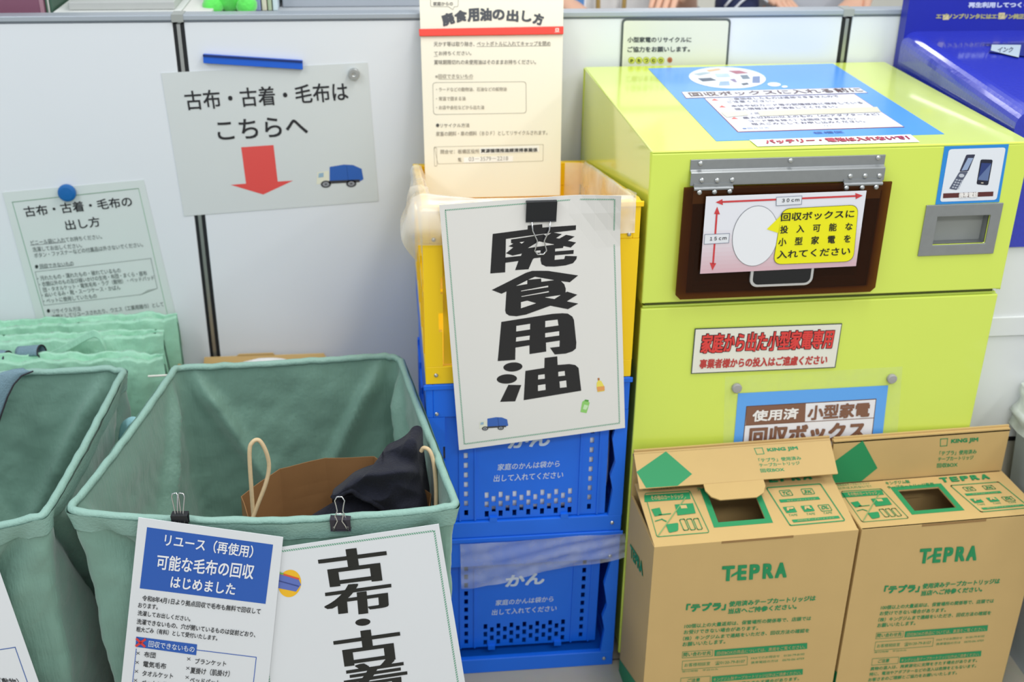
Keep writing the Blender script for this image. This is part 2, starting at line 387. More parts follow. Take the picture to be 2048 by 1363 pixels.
# acrylic flap
mf = bpy.data.materials.new('smoked_brown_acrylic'); mf.use_nodes = True
pb = mf.node_tree.nodes['Principled BSDF']; pb.inputs['Base Color'].default_value = (*lin((74, 44, 26)), 1); pb.inputs['Roughness'].default_value = .08
_t = mf.node_tree.nodes.new('ShaderNodeBsdfTransparent'); _t.inputs[0].default_value = (*lin((196, 152, 108)), 1)
_m = mf.node_tree.nodes.new('ShaderNodeMixShader'); _m.inputs[0].default_value = .38
_w = mf.node_tree.nodes.new('ShaderNodeTexNoise'); _w.inputs['Scale'].default_value = 3
_q = mf.node_tree.nodes.new('ShaderNodeMapRange'); _q.inputs[3].default_value = .22; _q.inputs[4].default_value = .28
mf.node_tree.links.new(_w.outputs['Fac'], _q.inputs[0]); mf.node_tree.links.new(_q.outputs[0], _m.inputs[0])
mf.node_tree.links.new(_t.outputs[0], _m.inputs[1]); mf.node_tree.links.new(pb.outputs[0], _m.inputs[2]); mf.node_tree.links.new(_m.outputs[0], mf.node_tree.nodes['Material Output'].inputs[0])
FO = .014
fq = [P2(p, FO) for p in ((1369, 375.5), (1781, 364), (1752.7, 582.5), (1351, 599.4))]
fx0, fx1 = (fq[0].x+fq[3].x)/2, (fq[1].x+fq[2].x)/2; fz1, fz0 = (fq[0].z+fq[1].z)/2, (fq[2].z+fq[3].z)/2
fb = MB(); r = .008
fb.prism([(fx0, -FO, fz0+r), (fx0+r, -FO, fz0), (fx1-r, -FO, fz0), (fx1, -FO, fz0+r), (fx1, -FO, fz1), (fx0, -FO, fz1)], (0, .004, 0), mf)
for q in ((327, 230), (393, 228), (460, 225), (973, 210), (1042, 208), (1104, 206)): p = P2((q[0]/2.198+1250, q[1]/2.198+280), FO); rivet(fb, p.x, -FO, p.z)
flap = fb.build('flap', box)
# label on the flap
pr = Print(V((BX, BY, 0))+nf*(FO+.0072), nf, 2.198, (1250, 280), (-.08, 1), rough=.3, inv=BI)
qd = [(357, 248), (1062, 222), (1015, 553), (330, 587)]
pr.sheet(qd, mat('label_stock', (228, 228, 234), .3, var=0), .0005)
for k in range(10):
    t0, t1 = .45+.055*k, .45+.055*(k+1)
    mixq = lambda t: (tuple(qd[0][i]+(qd[3][i]-qd[0][i])*t for i in (0, 1)), tuple(qd[1][i]+(qd[2][i]-qd[1][i])*t for i in (0, 1)))
    (a, b_), (c, d) = mixq(t0), mixq(t1); f = (k+1)/10
    pr.poly([a, b_, d, c], (int(228-14*f), int(228-50*f), int(234-48*f)), 1)
RED = (206, 62, 66)
pr.line([(430, 271), (1015, 245)], 8, RED, 2); pr.poly([(398, 273), (428, 259), (430, 285)], RED, 2); pr.poly([(1045, 243), (1012, 232), (1014, 259)], RED, 2)
pr.line([(403, 325), (387, 540)], 8, RED, 2); pr.poly([(405, 292), (391, 324), (417, 326)], RED, 2); pr.poly([(384, 572), (372, 538), (401, 540)], RED, 2)
for bq, s_, tl, tr in (([(665, 250), (777, 244), (775, 281), (664, 287)], '３０ｃｍ', (690, 257), (766, 253)), ([(350, 414), (459, 409), (455, 450), (347, 456)], '１５ｃｍ', (373, 425), (446, 421))):
    pr.poly(bq, (226, 228, 232), 3); pr.line(bq, 2, (120, 130, 150), 4, closed=True); pr.text(s_, tl, tr, 15, BLK, 5, .02)
pr.ell((572, 420), 101, 133, (120, 124, 128), 3, skew=.10); pr.ell((572, 420), 99, 131, (232, 233, 236), 4, skew=.10)
YB = (238, 232, 20)
pr.rrect([(688, 300), (1026, 282), (1003, 532), (648, 546)], 40, (120, 120, 30), 5); pr.rrect([(690, 302), (1024, 284), (1001, 530), (650, 544)], 40, YB, 6)
pr.poly([(684, 330), (622, 390), (676, 408)], YB, 6)
for s_, tl, tr, h in (('回収ボックスに', (686, 319), (1008, 303), 36), ('投　入　可　能　な', (682, 374), (1000, 359), 35), ('小　型　家　電　を', (674, 428), (992, 412), 36), ('入れてください', (668, 484), (990, 467), 35)):
    pr.text(s_, tl, tr, h, (30, 32, 30), 8, .018)
pr.mb.build('flap_label', flap)
# phone slot plate
sp = Print(V((BX, BY, 0))+nf*.003, nf, 1, (0, 0), inv=BI)
q = [bpl(p, .003) for p in ((1852.8, 409.7), (2007.5, 406.5), (1987, 507.5), (1836.9, 512))]
px0, px1, pz1, pz0 = (q[0].x+q[3].x)/2, (q[1].x+q[2].x)/2, (q[0].z+q[1].z)/2, (q[2].z+q[3].z)/2
b = MB(); b.holes((px0, -.003, pz0), (1, 0, 0), (0, 1, 0), px1-px0, pz1-pz0, .003, [(s0-px0, s1-px0, sz0-pz0, sz1-pz0)], M_STEEL); b.build('slot_plate', box, weld=True, bevel=.001)
# phone sticker
pr = Print(V((BX, BY, 0))+nf*.0009, nf, 2.198, (1250, 280), (-.1, 1), rough=.25, inv=BI)
pr.sheet([(1405, 28), (1688, 18), (1645, 272), (1365, 283)], mat('sticker_blue', (44, 138, 214), .25, var=.01), .0008)
pr.rrect([(1424, 40), (1674, 32), (1633, 262), (1384, 271)], 14, (226, 230, 236), 1)
g = lambda x, y: ((x/3.246+1780-1250)*2.198, (y/3.246-280)*2.198)
pr.rrect([g(495, 1003), g(553, 1001), g(508, 1110), g(450, 1112)], 5, (52, 54, 76), 2); pr.poly([g(505, 1024), g(540, 1024), g(500, 1102), g(462, 1106)], (150, 168, 200), 3)
pr.rrect([g(450, 1114), g(507, 1112), g(432, 1232), g(383, 1224)], 5, (86, 92, 112), 2)
pr.ell(g(463, 1138), 12, 8, (190, 196, 206), 3)
for i in range(4):
    for j in range(3):
        x, y = 428+j*17-i*8, 1160+i*16+j*3; pr.poly([g(x, y), g(x+12, y+2), g(x+8, y+11), g(x-4, y+9)], (178, 184, 196), 3)
pr.rrect([g(588, 1033), g(667, 1035), g(636, 1202), g(560, 1195)], 9, (34, 36, 52), 2); pr.poly([g(592, 1056), g(656, 1058), g(634, 1172), g(570, 1166)], (96, 116, 160), 3); pr.poly([g(592, 1056), g(656, 1058), g(574, 1150)], (44, 62, 120), 4)
pr.rrect([g(590, 1182), g(606, 1183), g(605, 1189), g(589, 1188)], 2, (220, 210, 190), 3)
pr.poly([g(345, 1254), g(671, 1242), g(668, 1272), g(343, 1285)], (92, 44, 44), 2)
pr.text('携帯電話', g(446, 1249), g(570, 1244), 23, (240, 236, 232), 4, .05)
pr.mb.build('phone_sticker', box)
# front notice
pr = Print(V((BX, BY, 0))+nf*.0004, nf, 2.198, (1250, 280), (-.13, 1), rough=.28, inv=BI)
pr.sheet([(307, 828), (955, 805), (925, 1000), (290, 1027)], mat('notice_frame_ink', (74, 84, 78), .28, var=0), .0005)
pr.poly([(311, 832), (951, 809), (921, 996), (294, 1023)], (230, 228, 214), 1)
pr.text('家庭から出た小型家電専用', (338, 848), (926, 826), 92, (70, 20, 30), 2, .05)
pr.text('家庭から出た小型家電専用', (341, 851), (923, 829), 86, (222, 66, 62), 4, .022)
pr.text('事業者様からの投入はご遠慮ください', (330, 962), (893, 943), 42, (190, 62, 58), 3, .03)
pr.mb.build('front_notice', box)
# top poster
pr = Print((0, 0, BZ+.0008), (0, 0, 1), 3.151, (1250, 100), (30, 31), rough=.3, inv=BI)
pr.sheet([(145, 115), (1310, 85), (2012, 528), (575, 572)], mat('poster_blue', (86, 156, 236), .25, var=.01), .0007)
pr.ell((645, 175), 243, 67, (236, 240, 248), 1, rot=.04); pr.ell((940, 217), 42, 13, (236, 240, 248), 1, .04); pr.ell((1006, 231), 19, 6.5, (236, 240, 248), 1)
for q, c in (([(430, 152), (500, 140), (545, 145), (470, 162)], (170, 190, 205)), ([(510, 128), (590, 116), (608, 126), (530, 138)], (226, 186, 150)), ([(650, 132), (720, 130), (780, 146), (700, 152)], (176, 90, 112)),
             ([(565, 152), (650, 150), (665, 170), (580, 172)], (190, 214, 226)), ([(458, 180), (540, 176), (578, 192), (490, 200)], (70, 84, 116)), ([(725, 160), (770, 158), (790, 182), (742, 184)], (110, 124, 140)),
             ([(805, 168), (850, 166), (850, 208), (802, 208)], (110, 130, 176)), ([(598, 200), (655, 198), (662, 224), (590, 226)], (150, 178, 206)), ([(660, 186), (690, 182), (708, 204), (690, 204)], (140, 120, 160)), ([(730, 212), (770, 206), (782, 218), (745, 224)], (70, 76, 90))):
    pr.poly(q, c, 2)
pr.poly([(355, 264), (1475, 236), (1533, 271), (383, 306)], (120, 84, 90), 1); pr.poly([(359, 266), (1473, 239), (1528, 270), (387, 303)], (234, 236, 244), 2)
pr.text('回収ボックスに入れる前に', (392, 270), (1470, 241), 36, (96, 66, 72), 4, .03)
pr.poly([(498, 305), (1445, 276), (1763, 487), (710, 519)], (130, 60, 80), 1); pr.poly([(503, 306), (1443, 279), (1755, 484), (714, 515)], (232, 234, 244), 2)
for c in ((566, 316), (613, 359), (690, 432)): pr.poly([(c[0]-22, c[1]+5), (c[0]-4, c[1]-8), (c[0]+26, c[1]+5)], (226, 84, 70), 3)
DK = (96, 92, 116)
for s_, tl, tr in (('一度回収したものは返却できませんので', (640, 305), (1335, 287)), ('ご注意ください。', (636, 323), (930, 316)), ('本体やSDカード等の記憶媒体に保存している', (660, 349), (1485, 328)), ('個人情報は必ず消去してください。', (682, 369), (1325, 352)),
                   ('最大辺30cm以上のもの（ACアダプターなど）', (735, 424), (1590, 400)), ('コード類を除く）は回収できません。', (772, 444), (1440, 427)), ('粗大ごみとしてお申し込みください。', (790, 463), (1500, 445))):
    pr.text(s_, tl, tr, 19, DK, 4, .012)
TP = (214, 210, 190)
pr.poly([(600, 394), (762, 388), (780, 414), (640, 428)], TP, 5); pr.poly([(836, 388), (1588, 362), (1613, 395), (852, 420)], TP, 5); pr.text('２品', (778, 396), (838, 394), 18, DK, 4)
pr.text('●問合せ先', (735, 493), (905, 488), 13, (90, 120, 180), 4); pr.text('ＴＥＬ', (1248, 478), (1300, 476), 10, DK, 4); pr.text('板橋区', (1180, 517), (1370, 511), 18, (50, 96, 170), 3, .02)
pr.mb.build('top_poster', box)
pr = Print((0, 0, BZ+.0016), (0, 0, 1), 3.151, (1250, 100), (30, 34), rough=.22, inv=BI)
pr.sheet([(785, 565), (1800, 531), (1857, 578), (835, 606)], mat('strip_stock', (236, 236, 230), .3, var=0), .0006)
pr.text('バッテリー・電池は入れないで！', (872, 569), (1770, 541), 33, (186, 60, 84), 3, .06)
pr.mb.build('warning_strip', box)
# smartphone in the chute
ph = MB(); rr = .009; L_, Wd = .145, .088
def rrp(w, h, r, z): 
    pts = []
    for cx, cy, a0 in ((w/2-r, h/2-r, 0), (-w/2+r, h/2-r, 90), (-w/2+r, -h/2+r, 180), (w/2-r, -h/2+r, 270)):
        for k in range(6): a = R_(a0+18*k); pts.append((cx+r*cos(a), cy+r*sin(a), z))
    return pts
pc = [bpl(p, FO+.003) for p in ((1498, 566), (1624, 561))]; zf = bpl((1560, 571), FO+.003).z
pcx = (pc[0].x+pc[1].x)/2; pw = pc[1].x-pc[0].x
phone = thing('smartphone', 'silver-edged smartphone peeking out under the label on the brown flap', 'phone', BM @ V((pcx, -FO-.0004, zf)), BA)
pm = lambda L, y: [(x, y, yy+.075) for x, yy, _ in L]
ph.prism(pm(rrp(pw, .15, .014, 0), 0), (0, -.0055, 0), mat('phone_metal', (214, 214, 216), .25, metal=.6)); ph.build('phone_case', phone, bevel=.0012)
b = MB(); b.prism(pm(rrp(pw-.010, .140, .010, 0), -.0053), (0, -.0006, 0), mat('phone_glass', (18, 20, 26), .06)); b.build('screen', phone)
b = MB(); b.box((i0, T, hz0), (i1, d_, hz0+.012), M_DARKIN); b.build('chute_tray', box)
# lower poster with magnets (a sheet held on the box)
pr = Print(V((BX, BY, 0))+nf*.0006-V((-.0, 0, 0)), nf, 2.198, (1250, 280), (-.1, 1), rough=.25)
pr.o = V((BX, BY, 0))+nf*(.0006-.002)
pr.sheet([(440, 1040), (1220, 995), (1188, 1420), (428, 1465)], film('clear_pocket', (235, 244, 200), .92, .15), .0004)
pr.poly([(497, 1112), (1157, 1077), (1120, 1400), (468, 1435)], (98, 168, 240), 1)
pr.poly([(533, 1168), (1105, 1135), (1076, 1390), (507, 1420)], (110, 78, 64), 2); pr.poly([(536, 1171), (1101, 1139), (1072, 1390), (511, 1420)], (236, 234, 236), 3)
pr.poly([(535, 1170), (794, 1156), (790, 1237), (529, 1252)], (132, 92, 72), 4); pr.line([(529, 1252), (1094, 1219)], 3, (132, 92, 72), 4)
pr.text('使用済', (562, 1186), (764, 1173), 50, (240, 236, 232), 6, .035); pr.text('小型家電', (806, 1164), (1080, 1148), 66, (132, 92, 72), 6, .035)
pr.text('回収ボックス', (548, 1262), (1060, 1231), 84, (132, 92, 72), 6, .04)
o = pr.mb.build('notice_sheet', at=pr.cen); tag(o, 'blue-bordered sign in a clear sleeve, low on the lime green box', 'sign')
for q, lb in (((489, 1086), 'grey round magnet on the top left corner of the clear sleeve'), ((1170, 1045), 'grey round magnet on the top right corner of the clear sleeve')):
    p = pr.U(q, 2); b = MB(); b.lathe([(.009, 0), (.009, .005), (.0075, .0065), (.002, .0068)], p, nf, mat('grey_magnet', (160, 158, 156), .5)); tag(b.build('round_magnet', at=p, smooth=False), lb, 'magnet', 'grey magnets on the sleeve')

# ------------------------------------------------------------------ folding crates
CX, CY, CW, CD, CH = .0535, 1.786, .3605, .545, .326
def crate(name, m, label, loc, low_back=False, prints=True, inward=0):
    t = thing(name, label, 'crate', loc); w, d, h = CW, CD, CH
    hb = h-.10 if low_back else h; dk = .02 if low_back else d
    b = MB()                                                    # base tray
    b.box((0, 0, 0), (w, .012, .034), m); b.box((0, d-.012, 0), (w, d, .034), m); b.box((0, .012, 0), (.012, d-.012, .034), m); b.box((w-.012, .012, 0), (w, d-.012, .034), m)
    b.box((.012, .012, .004), (w-.012, d-.012, .012), m)
    for x in (.018, w-.018): rivet(b, x, 0, .018, .004, M_ALU)
    b.build('base_tray', t, bevel=.0015)
    b = MB()                                                    # top frame; its rear end is cut lower on the yellow crate
    def side(x0, x1):
        pts = [(x0, 0, h-.066), (x0, 0, h), (x0, dk, h), (x0, d, hb), (x0, d, hb-.05), (x0, dk, h-.066)] if low_back else [(x0, 0, h-.066), (x0, 0, h), (x0, d, h), (x0, d, h-.066)]
        b.prism(pts, (x1-x0, 0, 0), m)
    side(0, .012); side(w-.012, w)
    b.box((.012, 0, h-.066), (w-.012, .012, h), m); b.box((.012, d-.012, hb-.05), (w-.012, d, hb), m)
    b.box((-.004, -.003, h-.010), (w+.004, .0, h), m)
    for x in (.018, w-.018): rivet(b, x, 0, h-.058, .004, M_ALU)
    b.build('top_frame', t, bevel=.0015)
    hs = []
    for i in range(13):
        u = .107+.0129*i
        for z in ((.088, .068, .047) if i % 2 == 0 else (.079, .0575)): hs.append((u-.0037, u+.0037, z-.0068, z+.0068))
    for u in (.069, .2985):
        for k in range(10): hs.append((u-.0037, u+.0037, .052+.0205*k-.0062, .052+.0205*k+.0062))
    for k in range(4): hs.append((.030+.010*k, .036+.010*k, .012-.034+.034+.0, .016))
    hs = [x for x in hs if x[3] > .02]
    ph_ = h-.066-.036
    pan = MB()                                                  # front panel with hand holes and slots
    pan.holes((.032, .0, 0), (1, 0, 0), (0, 1, 0), w-.064, ph_, .0025, [(a-.032, b_-.032, c-.036, e-.036) for a, b_, c, e in hs], m)
    for x in (.056, .084, .277, .312): pan.box((x, -.003, 0), (x+.003, .0, ph_), m)
    for x in (.112, .245): pan.box((x, -.006, -.004), (x+.014, .0, .006), m)
    if prints:
        pp = Print(V(loc)+V((0, -.0004, 0)), (0, -1, 0), 2.606, (780, 840), (-.12, 1), mb=pan, rough=.5, inv=Matrix.Translation(-V(loc)-V((0, 0, .036))))
        oz = V(loc).z
        W_ = (206, 218, 236)
        pp.text('かん', (622, 85), (842, 68), 72, W_, 1, .045); pp.text('家庭のかんは袋から', (565, 236), (890, 216), 35, W_, 1, .01); pp.text('出して入れてください', (545, 294), (908, 274), 36, W_, 1, .01)
    fp = pan.build('front_panel', t); fp.location = (0, .006, .036)
    b = MB(); b.box((.012, d-.011, .034), (w-.012, d-.005, hb-.05), m); b.build('back_panel', t)
    for nm, x0 in (('side_panel', .003), ('side_panel', w-.009)):
        b = MB()
        if low_back: b.prism([(x0, .012, .034), (x0, .012, h-.066), (x0, dk, h-.066), (x0, d-.012, hb-.05), (x0, d-.012, .034)], (.006, 0, 0), m)
        else: b.box((x0, .012, .034), (x0+.006, d-.012, h-.066), m)
        xs = -.001 if x0 < .1 else w-.006
        for y in (.05, .16, .27, .38, .49): b.box((xs, y, .036), (xs+.007, y+.012, h-.15), m)
        b.box((xs, .03, .150), (xs+.006, d-.03, .162), m)
        b.build(nm, t)
    for x0, s in ((0, 1), (w, -1)):                              # stepped corner posts
        b = MB()
        pts = [(0, .034), (.030, .034), (.030, .10), (.024, .10), (.024, .135), (.032, .135), (.032, .17), (.028, .17), (.028, .20), (.032, .20), (.032, h-.066), (0, h-.066)]
        if s < 0 and not low_back and prints: pts = [(.0, .034), (.026, .034), (.020, .09), (.026, .12), (.018, .15), (.026, .2), (.014, h-.066), (0, h-.066)]
        b.prism([(x0+s*a, 0, z) for a, z in pts], (0, .010, 0), m); b.build('corner_post', t)
    return t
cm = crate('folding_crate', M_CRATEB, 'blue folding crate in the middle of the stack, holding a white bag', (CX, CY, CH+.0005))
cb = dup(cm); cb.location = (CX, CY, 0); cb['label'] = 'blue folding crate at the bottom of the stack, on the floor'
for c in cb.children:                                           # its front panel has slipped inward
    if c.name.startswith('front_panel'): c.location = (0, .030, .040); c.rotation_euler = (R_(2.5), 0, 0)
cm['group'] = cb['group'] = 'stacked blue folding crates'
cyl = crate('folding_crate', M_CRATEY, 'yellow folding crate at the top of the stack, lined with clear plastic', (CX, CY, 2*CH+.001), True, False)
# white bag inside the middle crate
def lump(name, c, s, m, seed, amp=.015, freq=9, p=3.5):
    b = MB()
    def fn(u, v):
        a, e = 2*pi*u, pi*(v-.5); d = V((cos(a)*cos(e), sin(a)*cos(e), sin(e)))
        k = (abs(d.x)**p+abs(d.y)**p+abs(d.z)**p)**(-1/p); q = d*k
        w_ = 1+amp*10*(noise.noise(d*freq*.35+V((seed, 0, 0)))*.6+noise.noise(d*freq+V((0, seed, 0)))*.35)
        return V(c)+V((q.x*s[0]*min(w_, 1.0), q.y*s[1]*min(w_, 1.0), q.z*s[2]*min(w_, 1.0)))
    b.grid(fn, 64, 32, m, closed=True); return b
M_WBAG = mat('white_polythene', (236, 238, 240), .35, var=.02, bump=.3, bscale=25)
o = lump('bag', (CX+CW/2, CY+.275, CH+.150), (.166, .2655, .118), M_WBAG, 3, .0015, 9, 9).build('plastic_bag', at=(CX+CW/2, CY+.275, CH+.02), smooth=True)
tag(o, 'white plastic bag seen through the slots of the middle blue crate', 'plastic bag')
# film hanging over the top of the bottom crate
b = MB(); ytp = CY-.004
def fl_(u, v):
    P0 = on((920+330*u, 1086-24*u), 1, ytp); yb = 1172-10*u-55*u**1.2+4*sin(9*u)
    P1 = on((922+326*u, yb), 1, ytp); p = P0.lerp(P1, v)
    q = V((p.x*12, v*2.2+p.x*6, 3)); p.y += -.002-.007*abs(noise.noise(q*V((1, 1, 1))))-.004*sin(v*9+u*5)**2; return p
b.grid(fl_, 60, 16, film('hazy_film', (206, 210, 220), .66, .25, .25, 24)); p = on((1080, 1110), 1, ytp)
tag(b.build('plastic_film', at=p, smooth=True), 'wrinkled clear plastic film hanging across the top of the bottom blue crate', 'plastic film')
# clear liner over the yellow crate rim
b = MB(); zt = 2*CH+.001+CH
M_LINER = film('clear_liner', (250, 246, 236), .52, .2, .3, 14)
LP = [(CX, 2.26, -1, 0), (CX, CY, -1, 0), (CX+CW, CY, 1, 0), (CX+CW, 2.27, 1, 0), (.366, 2.296, 0, 0)]
LL = [math.dist(LP[i][:2], LP[i+1][:2]) for i in range(4)]; LN = [V((-1, 0, 0)), V((0, -1, 0)), V((1, 0, 0)), V((0, 1, 0))]
def rimpt(u):
    t = u*sum(LL); i = 0
    while i < 3 and t > LL[i]: t -= LL[i]; i += 1
    f = min(1, t/LL[i]); p = V((LP[i][0]*(1-f)+LP[i+1][0]*f, LP[i][1]*(1-f)+LP[i+1][1]*f, 0))
    n = LN[i].copy()                                   # round the corners of the overhang
    if i == 0 and f > .9: n = (n*(1-(f-.9)*5)+LN[1]*(f-.9)*5).normalized()
    if i == 1 and f < .1: n = (n*(.5+f*5)+LN[0]*(.5-f*5)).normalized()
    return p, n, i, f
def liner(u, v):
    p, n, i, f = rimpt(u); top = zt-.10*(p.y-CY)/CD
    nz_ = noise.noise(V((u*9, v*2, 1.3))); nz2 = noise.noise(V((u*22, v*5, 7)))
    puff = (max(0, (f-.35)/.65) if i == 0 else max(0, 1-f/.25) if i == 1 else 0)
    if v < .5:
        k = v/.5; q = p-n*(.015+.008*(1-k)+.006*abs(nz2)); z = top-.16*(1-k)+.003
        if i == 3: q = p
    elif v < .6: k = (v-.5)/.1; q = p-n*(.015-.019*k if i < 2 else .015-.006*k); z = top+.004+.004*sin(k*pi)+puff*.012
    else:
        k = (v-.6)/.4; drop = (.07+.03*puff if i == 0 else .066 if i == 1 else 0)
        q = p+n*(.004+.004*k+puff*.032*sin(pi*min(1, k*.85+.1)) if i < 2 else -.009); z = top+.004-k*(drop+.012*nz_)+puff*.012*(1-k)
    if i == 3: q = p; z = top-.12*(1-v)
    q = q+n*(.010*nz2 if i < 2 and v > .5 else 0); q.z += z+.003*nz2
    return q
b.grid(liner, 110, 30, M_LINER)
o = b.build('liner_bag', at=(CX, CY, zt), smooth=True); tag(o, 'clear plastic liner bag folded over the rim of the yellow crate', 'liner bag')

# used-oil sheet clipped to the crates
def curl(v):
    v = v.copy()
    t = max(0, v.x-.30)*max(0, v.z-.93); v.y -= 4.0*t; return v
pr = Print((0, CY-.026, 0), (0, -1, 0), 2.6212, (780, 380), (.11, 1), rough=.22, warp=curl)
M_OILS = mat('laminated_warm_sheet', (226, 223, 217), .2, var=.01, scale=4)
pr.sheet([(258, 78), (1200, 8), (1232, 1245), (362, 1362)], M_OILS, .0008, 14)
GB = (112, 168, 140)
pr.line([(290, 105), (1168, 32), (1203, 1220), (390, 1330)], 7, GB, 1, closed=True, dash=9)
K = (30, 30, 34)
g1 = lambda L: [((x/6.815+970-780)*2.6212, (y/6.815+440-380)*2.6212) for x, y in L]
g2 = lambda L: [((x/6.815+970-780)*2.6212, (y/6.815+620-380)*2.6212) for x, y in L]
for L in ([(105,187),(580,125),(583,72),(780,55),(782,100),(1240,68),(1238,132),(640,205),(285,255),(275,710),(72,725)],
          [(355,262),(560,232),(800,192),(838,218),(915,165),(1050,190),(968,243),(1012,250),(1105,198),(1222,222),(1130,280),(1242,303),(1168,372),(1070,352),(1062,378),(955,388),(955,425),(1210,405),(1205,458),(952,478),(948,540),(1080,528),(1092,485),(1253,490),(1245,530),(1200,585),(1100,615),(950,632),(830,630),(770,600),(757,545),(757,508),(668,518),(650,535),(592,668),(410,680),(455,555),(275,580),(278,508),(490,485),(502,455),(375,482),(285,450),(385,370),(320,355),(385,320),(355,310)],
          [(92,950),(560,715),(640,690),(760,688),(860,690),(1270,752),(1155,845),(1035,830),(1080,870),(1100,930),(1098,985),(1120,972),(1258,1015),(1115,1105),(1272,1135),(1130,1212),(890,1165),(560,1285),(430,1308),(330,1300),(285,1270),(275,1230),(292,970),(225,1002)]): pr.poly(g1(L), K, 1)
for L in ([(470,300),(535,290),(500,318)], [(585,378),(735,288),(945,330)], [(695,415),(755,410),(757,440),(690,445)], [(425,893),(575,818),(575,868)], [(588,810),(680,770),(940,815),(768,838),(765,793)], [(490,960),(860,890),(862,910),(492,967)], [(495,1035),(868,965),(870,980),(497,1042)], [(490,1115),(575,1095),(695,1130),(490,1198)], [(815,1050),(1030,1018),(945,1072)]): pr.poly(g1(L), M_OILS, 2)
for L in ([(222,158),(920,48),(1050,40),(1130,45),(1190,85),(1212,130),(1245,440),(1240,520),(1190,560),(1100,590),(950,602),(885,510),(1015,495),(1018,412),(830,440),(835,562),(606,597),(606,478),(415,508),(412,675),(173,692)],
          [(318,1015),(495,1018),(412,1240),(205,1247)], [(550,825),(808,785),(812,648),(985,627),(990,745),(1150,732),(1230,745),(1275,785),(1312,1095),(527,1225)],
          [(380+130*cos(k*pi/16)+62*.08*sin(k*pi/16), 772+62*sin(k*pi/16)-130*.08*cos(k*pi/16)) for k in range(32)], [(298+138*cos(k*pi/16)+64*.06*sin(k*pi/16), 935+64*sin(k*pi/16)-138*.06*cos(k*pi/16)) for k in range(32)]): pr.poly(g2(L), K, 1)
for L in ([(427,212),(615,183),(612,260),(425,287)], [(425,368),(610,343),(606,400),(422,425)], [(822,145),(988,126),(1000,205),(820,230)], [(820,310),(1010,284),(1010,342),(820,368)],
          [(725,882),(812,870),(814,930),(723,940)], [(722,1020),(822,1005),(825,1083),(722,1098)], [(998,838),(1085,826),(1090,888),(1000,898)], [(1015,968),(1105,955),(1112,1045),(1022,1055)]): pr.poly(g2(L), M_OILS, 2)
pr.lw = 2
truck(pr, lambda x, y: (468+x*1.52, 1192+y*.98-x*.05))
pr.poly([(1083, 1010), (1092, 995), (1108, 1000), (1124, 1030), (1125, 1052), (1088, 1058), (1083, 1035)], (236, 220, 96), 1); pr.poly([(1084, 1030), (1124, 1026), (1125, 1048), (1087, 1054)], (230, 160, 90), 2); pr.poly([(1088, 984), (1098, 983), (1099, 996), (1089, 997)], (180, 120, 70), 1)
pr.poly([(1008, 1108), (1020, 1100), (1047, 1112), (1030, 1168), (998, 1162)], (146, 206, 110), 1); pr.poly([(1018, 1122), (1040, 1128), (1028, 1150), (1010, 1146)], (200, 230, 180), 2); pr.poly([(1022, 1096), (1042, 1099), (1040, 1108), (1020, 1104)], (90, 160, 70), 2)
tag(pr.mb.build('hanging_sign', at=pr.cen), 'white sheet with four huge black characters clipped to the yellow crate', 'sign')

def clip(label, P, size, nrm, wires, m=M_BLACK, lean=0):
    """binder clip: P = middle of the top fold, nrm = outward direction of the front plate"""
    n = V(nrm).normalized(); u = V((0, 0, 1)).cross(n).normalized()*-1; zz = V((0, 0, 1)); h = size*.70; t = thing('binder_clip', label, 'clip', P, 0, 'black binder clips')
    W2 = size/2; b = MB()
    pr_ = [(.0045*size/.05+.0035, 0), (-.0045*size/.05-.0035, 0), (-.0024, -h), (-.0012, -h), (-.0045*size/.05-.0018, -.0018), (.0045*size/.05+.0018, -.0018), (.0012, -h), (.0024, -h)]
    pr_ = [((a+ (0.0015 if a > 0 else -.0015)), z) for a, z in pr_]
    b.prism([u*-W2+n*a+zz*z for a, z in pr_], u*size, m); 
    for a in (1, -1): b.tube([u*-W2+n*a*.0042+zz*-h, u*W2+n*a*.0042+zz*-h], .0012, m, 8)
    b.build('clip_body', t)
    for kind in wires:
        s = size; b = MB()
        shape = [(.24, 0), (.22, .25), (.09, .55), (.12, .70), (.16, .84), (.08, .95), (-.08, .95), (-.16, .84), (-.12, .70), (-.09, .55), (-.22, .25), (-.24, 0)]
        if kind == 'flare': shape = [(.20, 0), (.16, .4), (.26, .95), (.22, 1.05), (.06, 1.08), (.02, 1.0), (.06, .5), (.02, .0)]
        if kind == 'flare2': shape = [(-x, y) for x, y in [(.20, 0), (.16, .4), (.26, .95), (.22, 1.05), (.06, 1.08), (.02, 1.0), (.06, .5), (.02, .0)]]
        if kind == 'down': pts = [u*x*s*1.25+n*(.0062+.002*y)+zz*(-h-y*s*1.18) for x, y in shape]
        elif kind == 'front': pts = [u*x*s*1.25+n*(.0055+.010*y)+zz*(-h+y*s*1.30) for x, y in shape]
        else: pts = [u*x*s*1.5+n*(.0055*(1-y)-.004*y)+zz*(-h+y*s*1.85+.002) for x, y in shape]
        b.tube(pts, 0.0012 if s > .04 else .0010, M_WIRE, 8); b.build('wire_handle', t, smooth=True)
    return t
p = on((1082.5, 400), 1, CY-.026); clip('big black binder clip on the sheet with four huge characters', (p.x, CY-.0255, p.z), .0495, (0, -1, 0), ('down',))

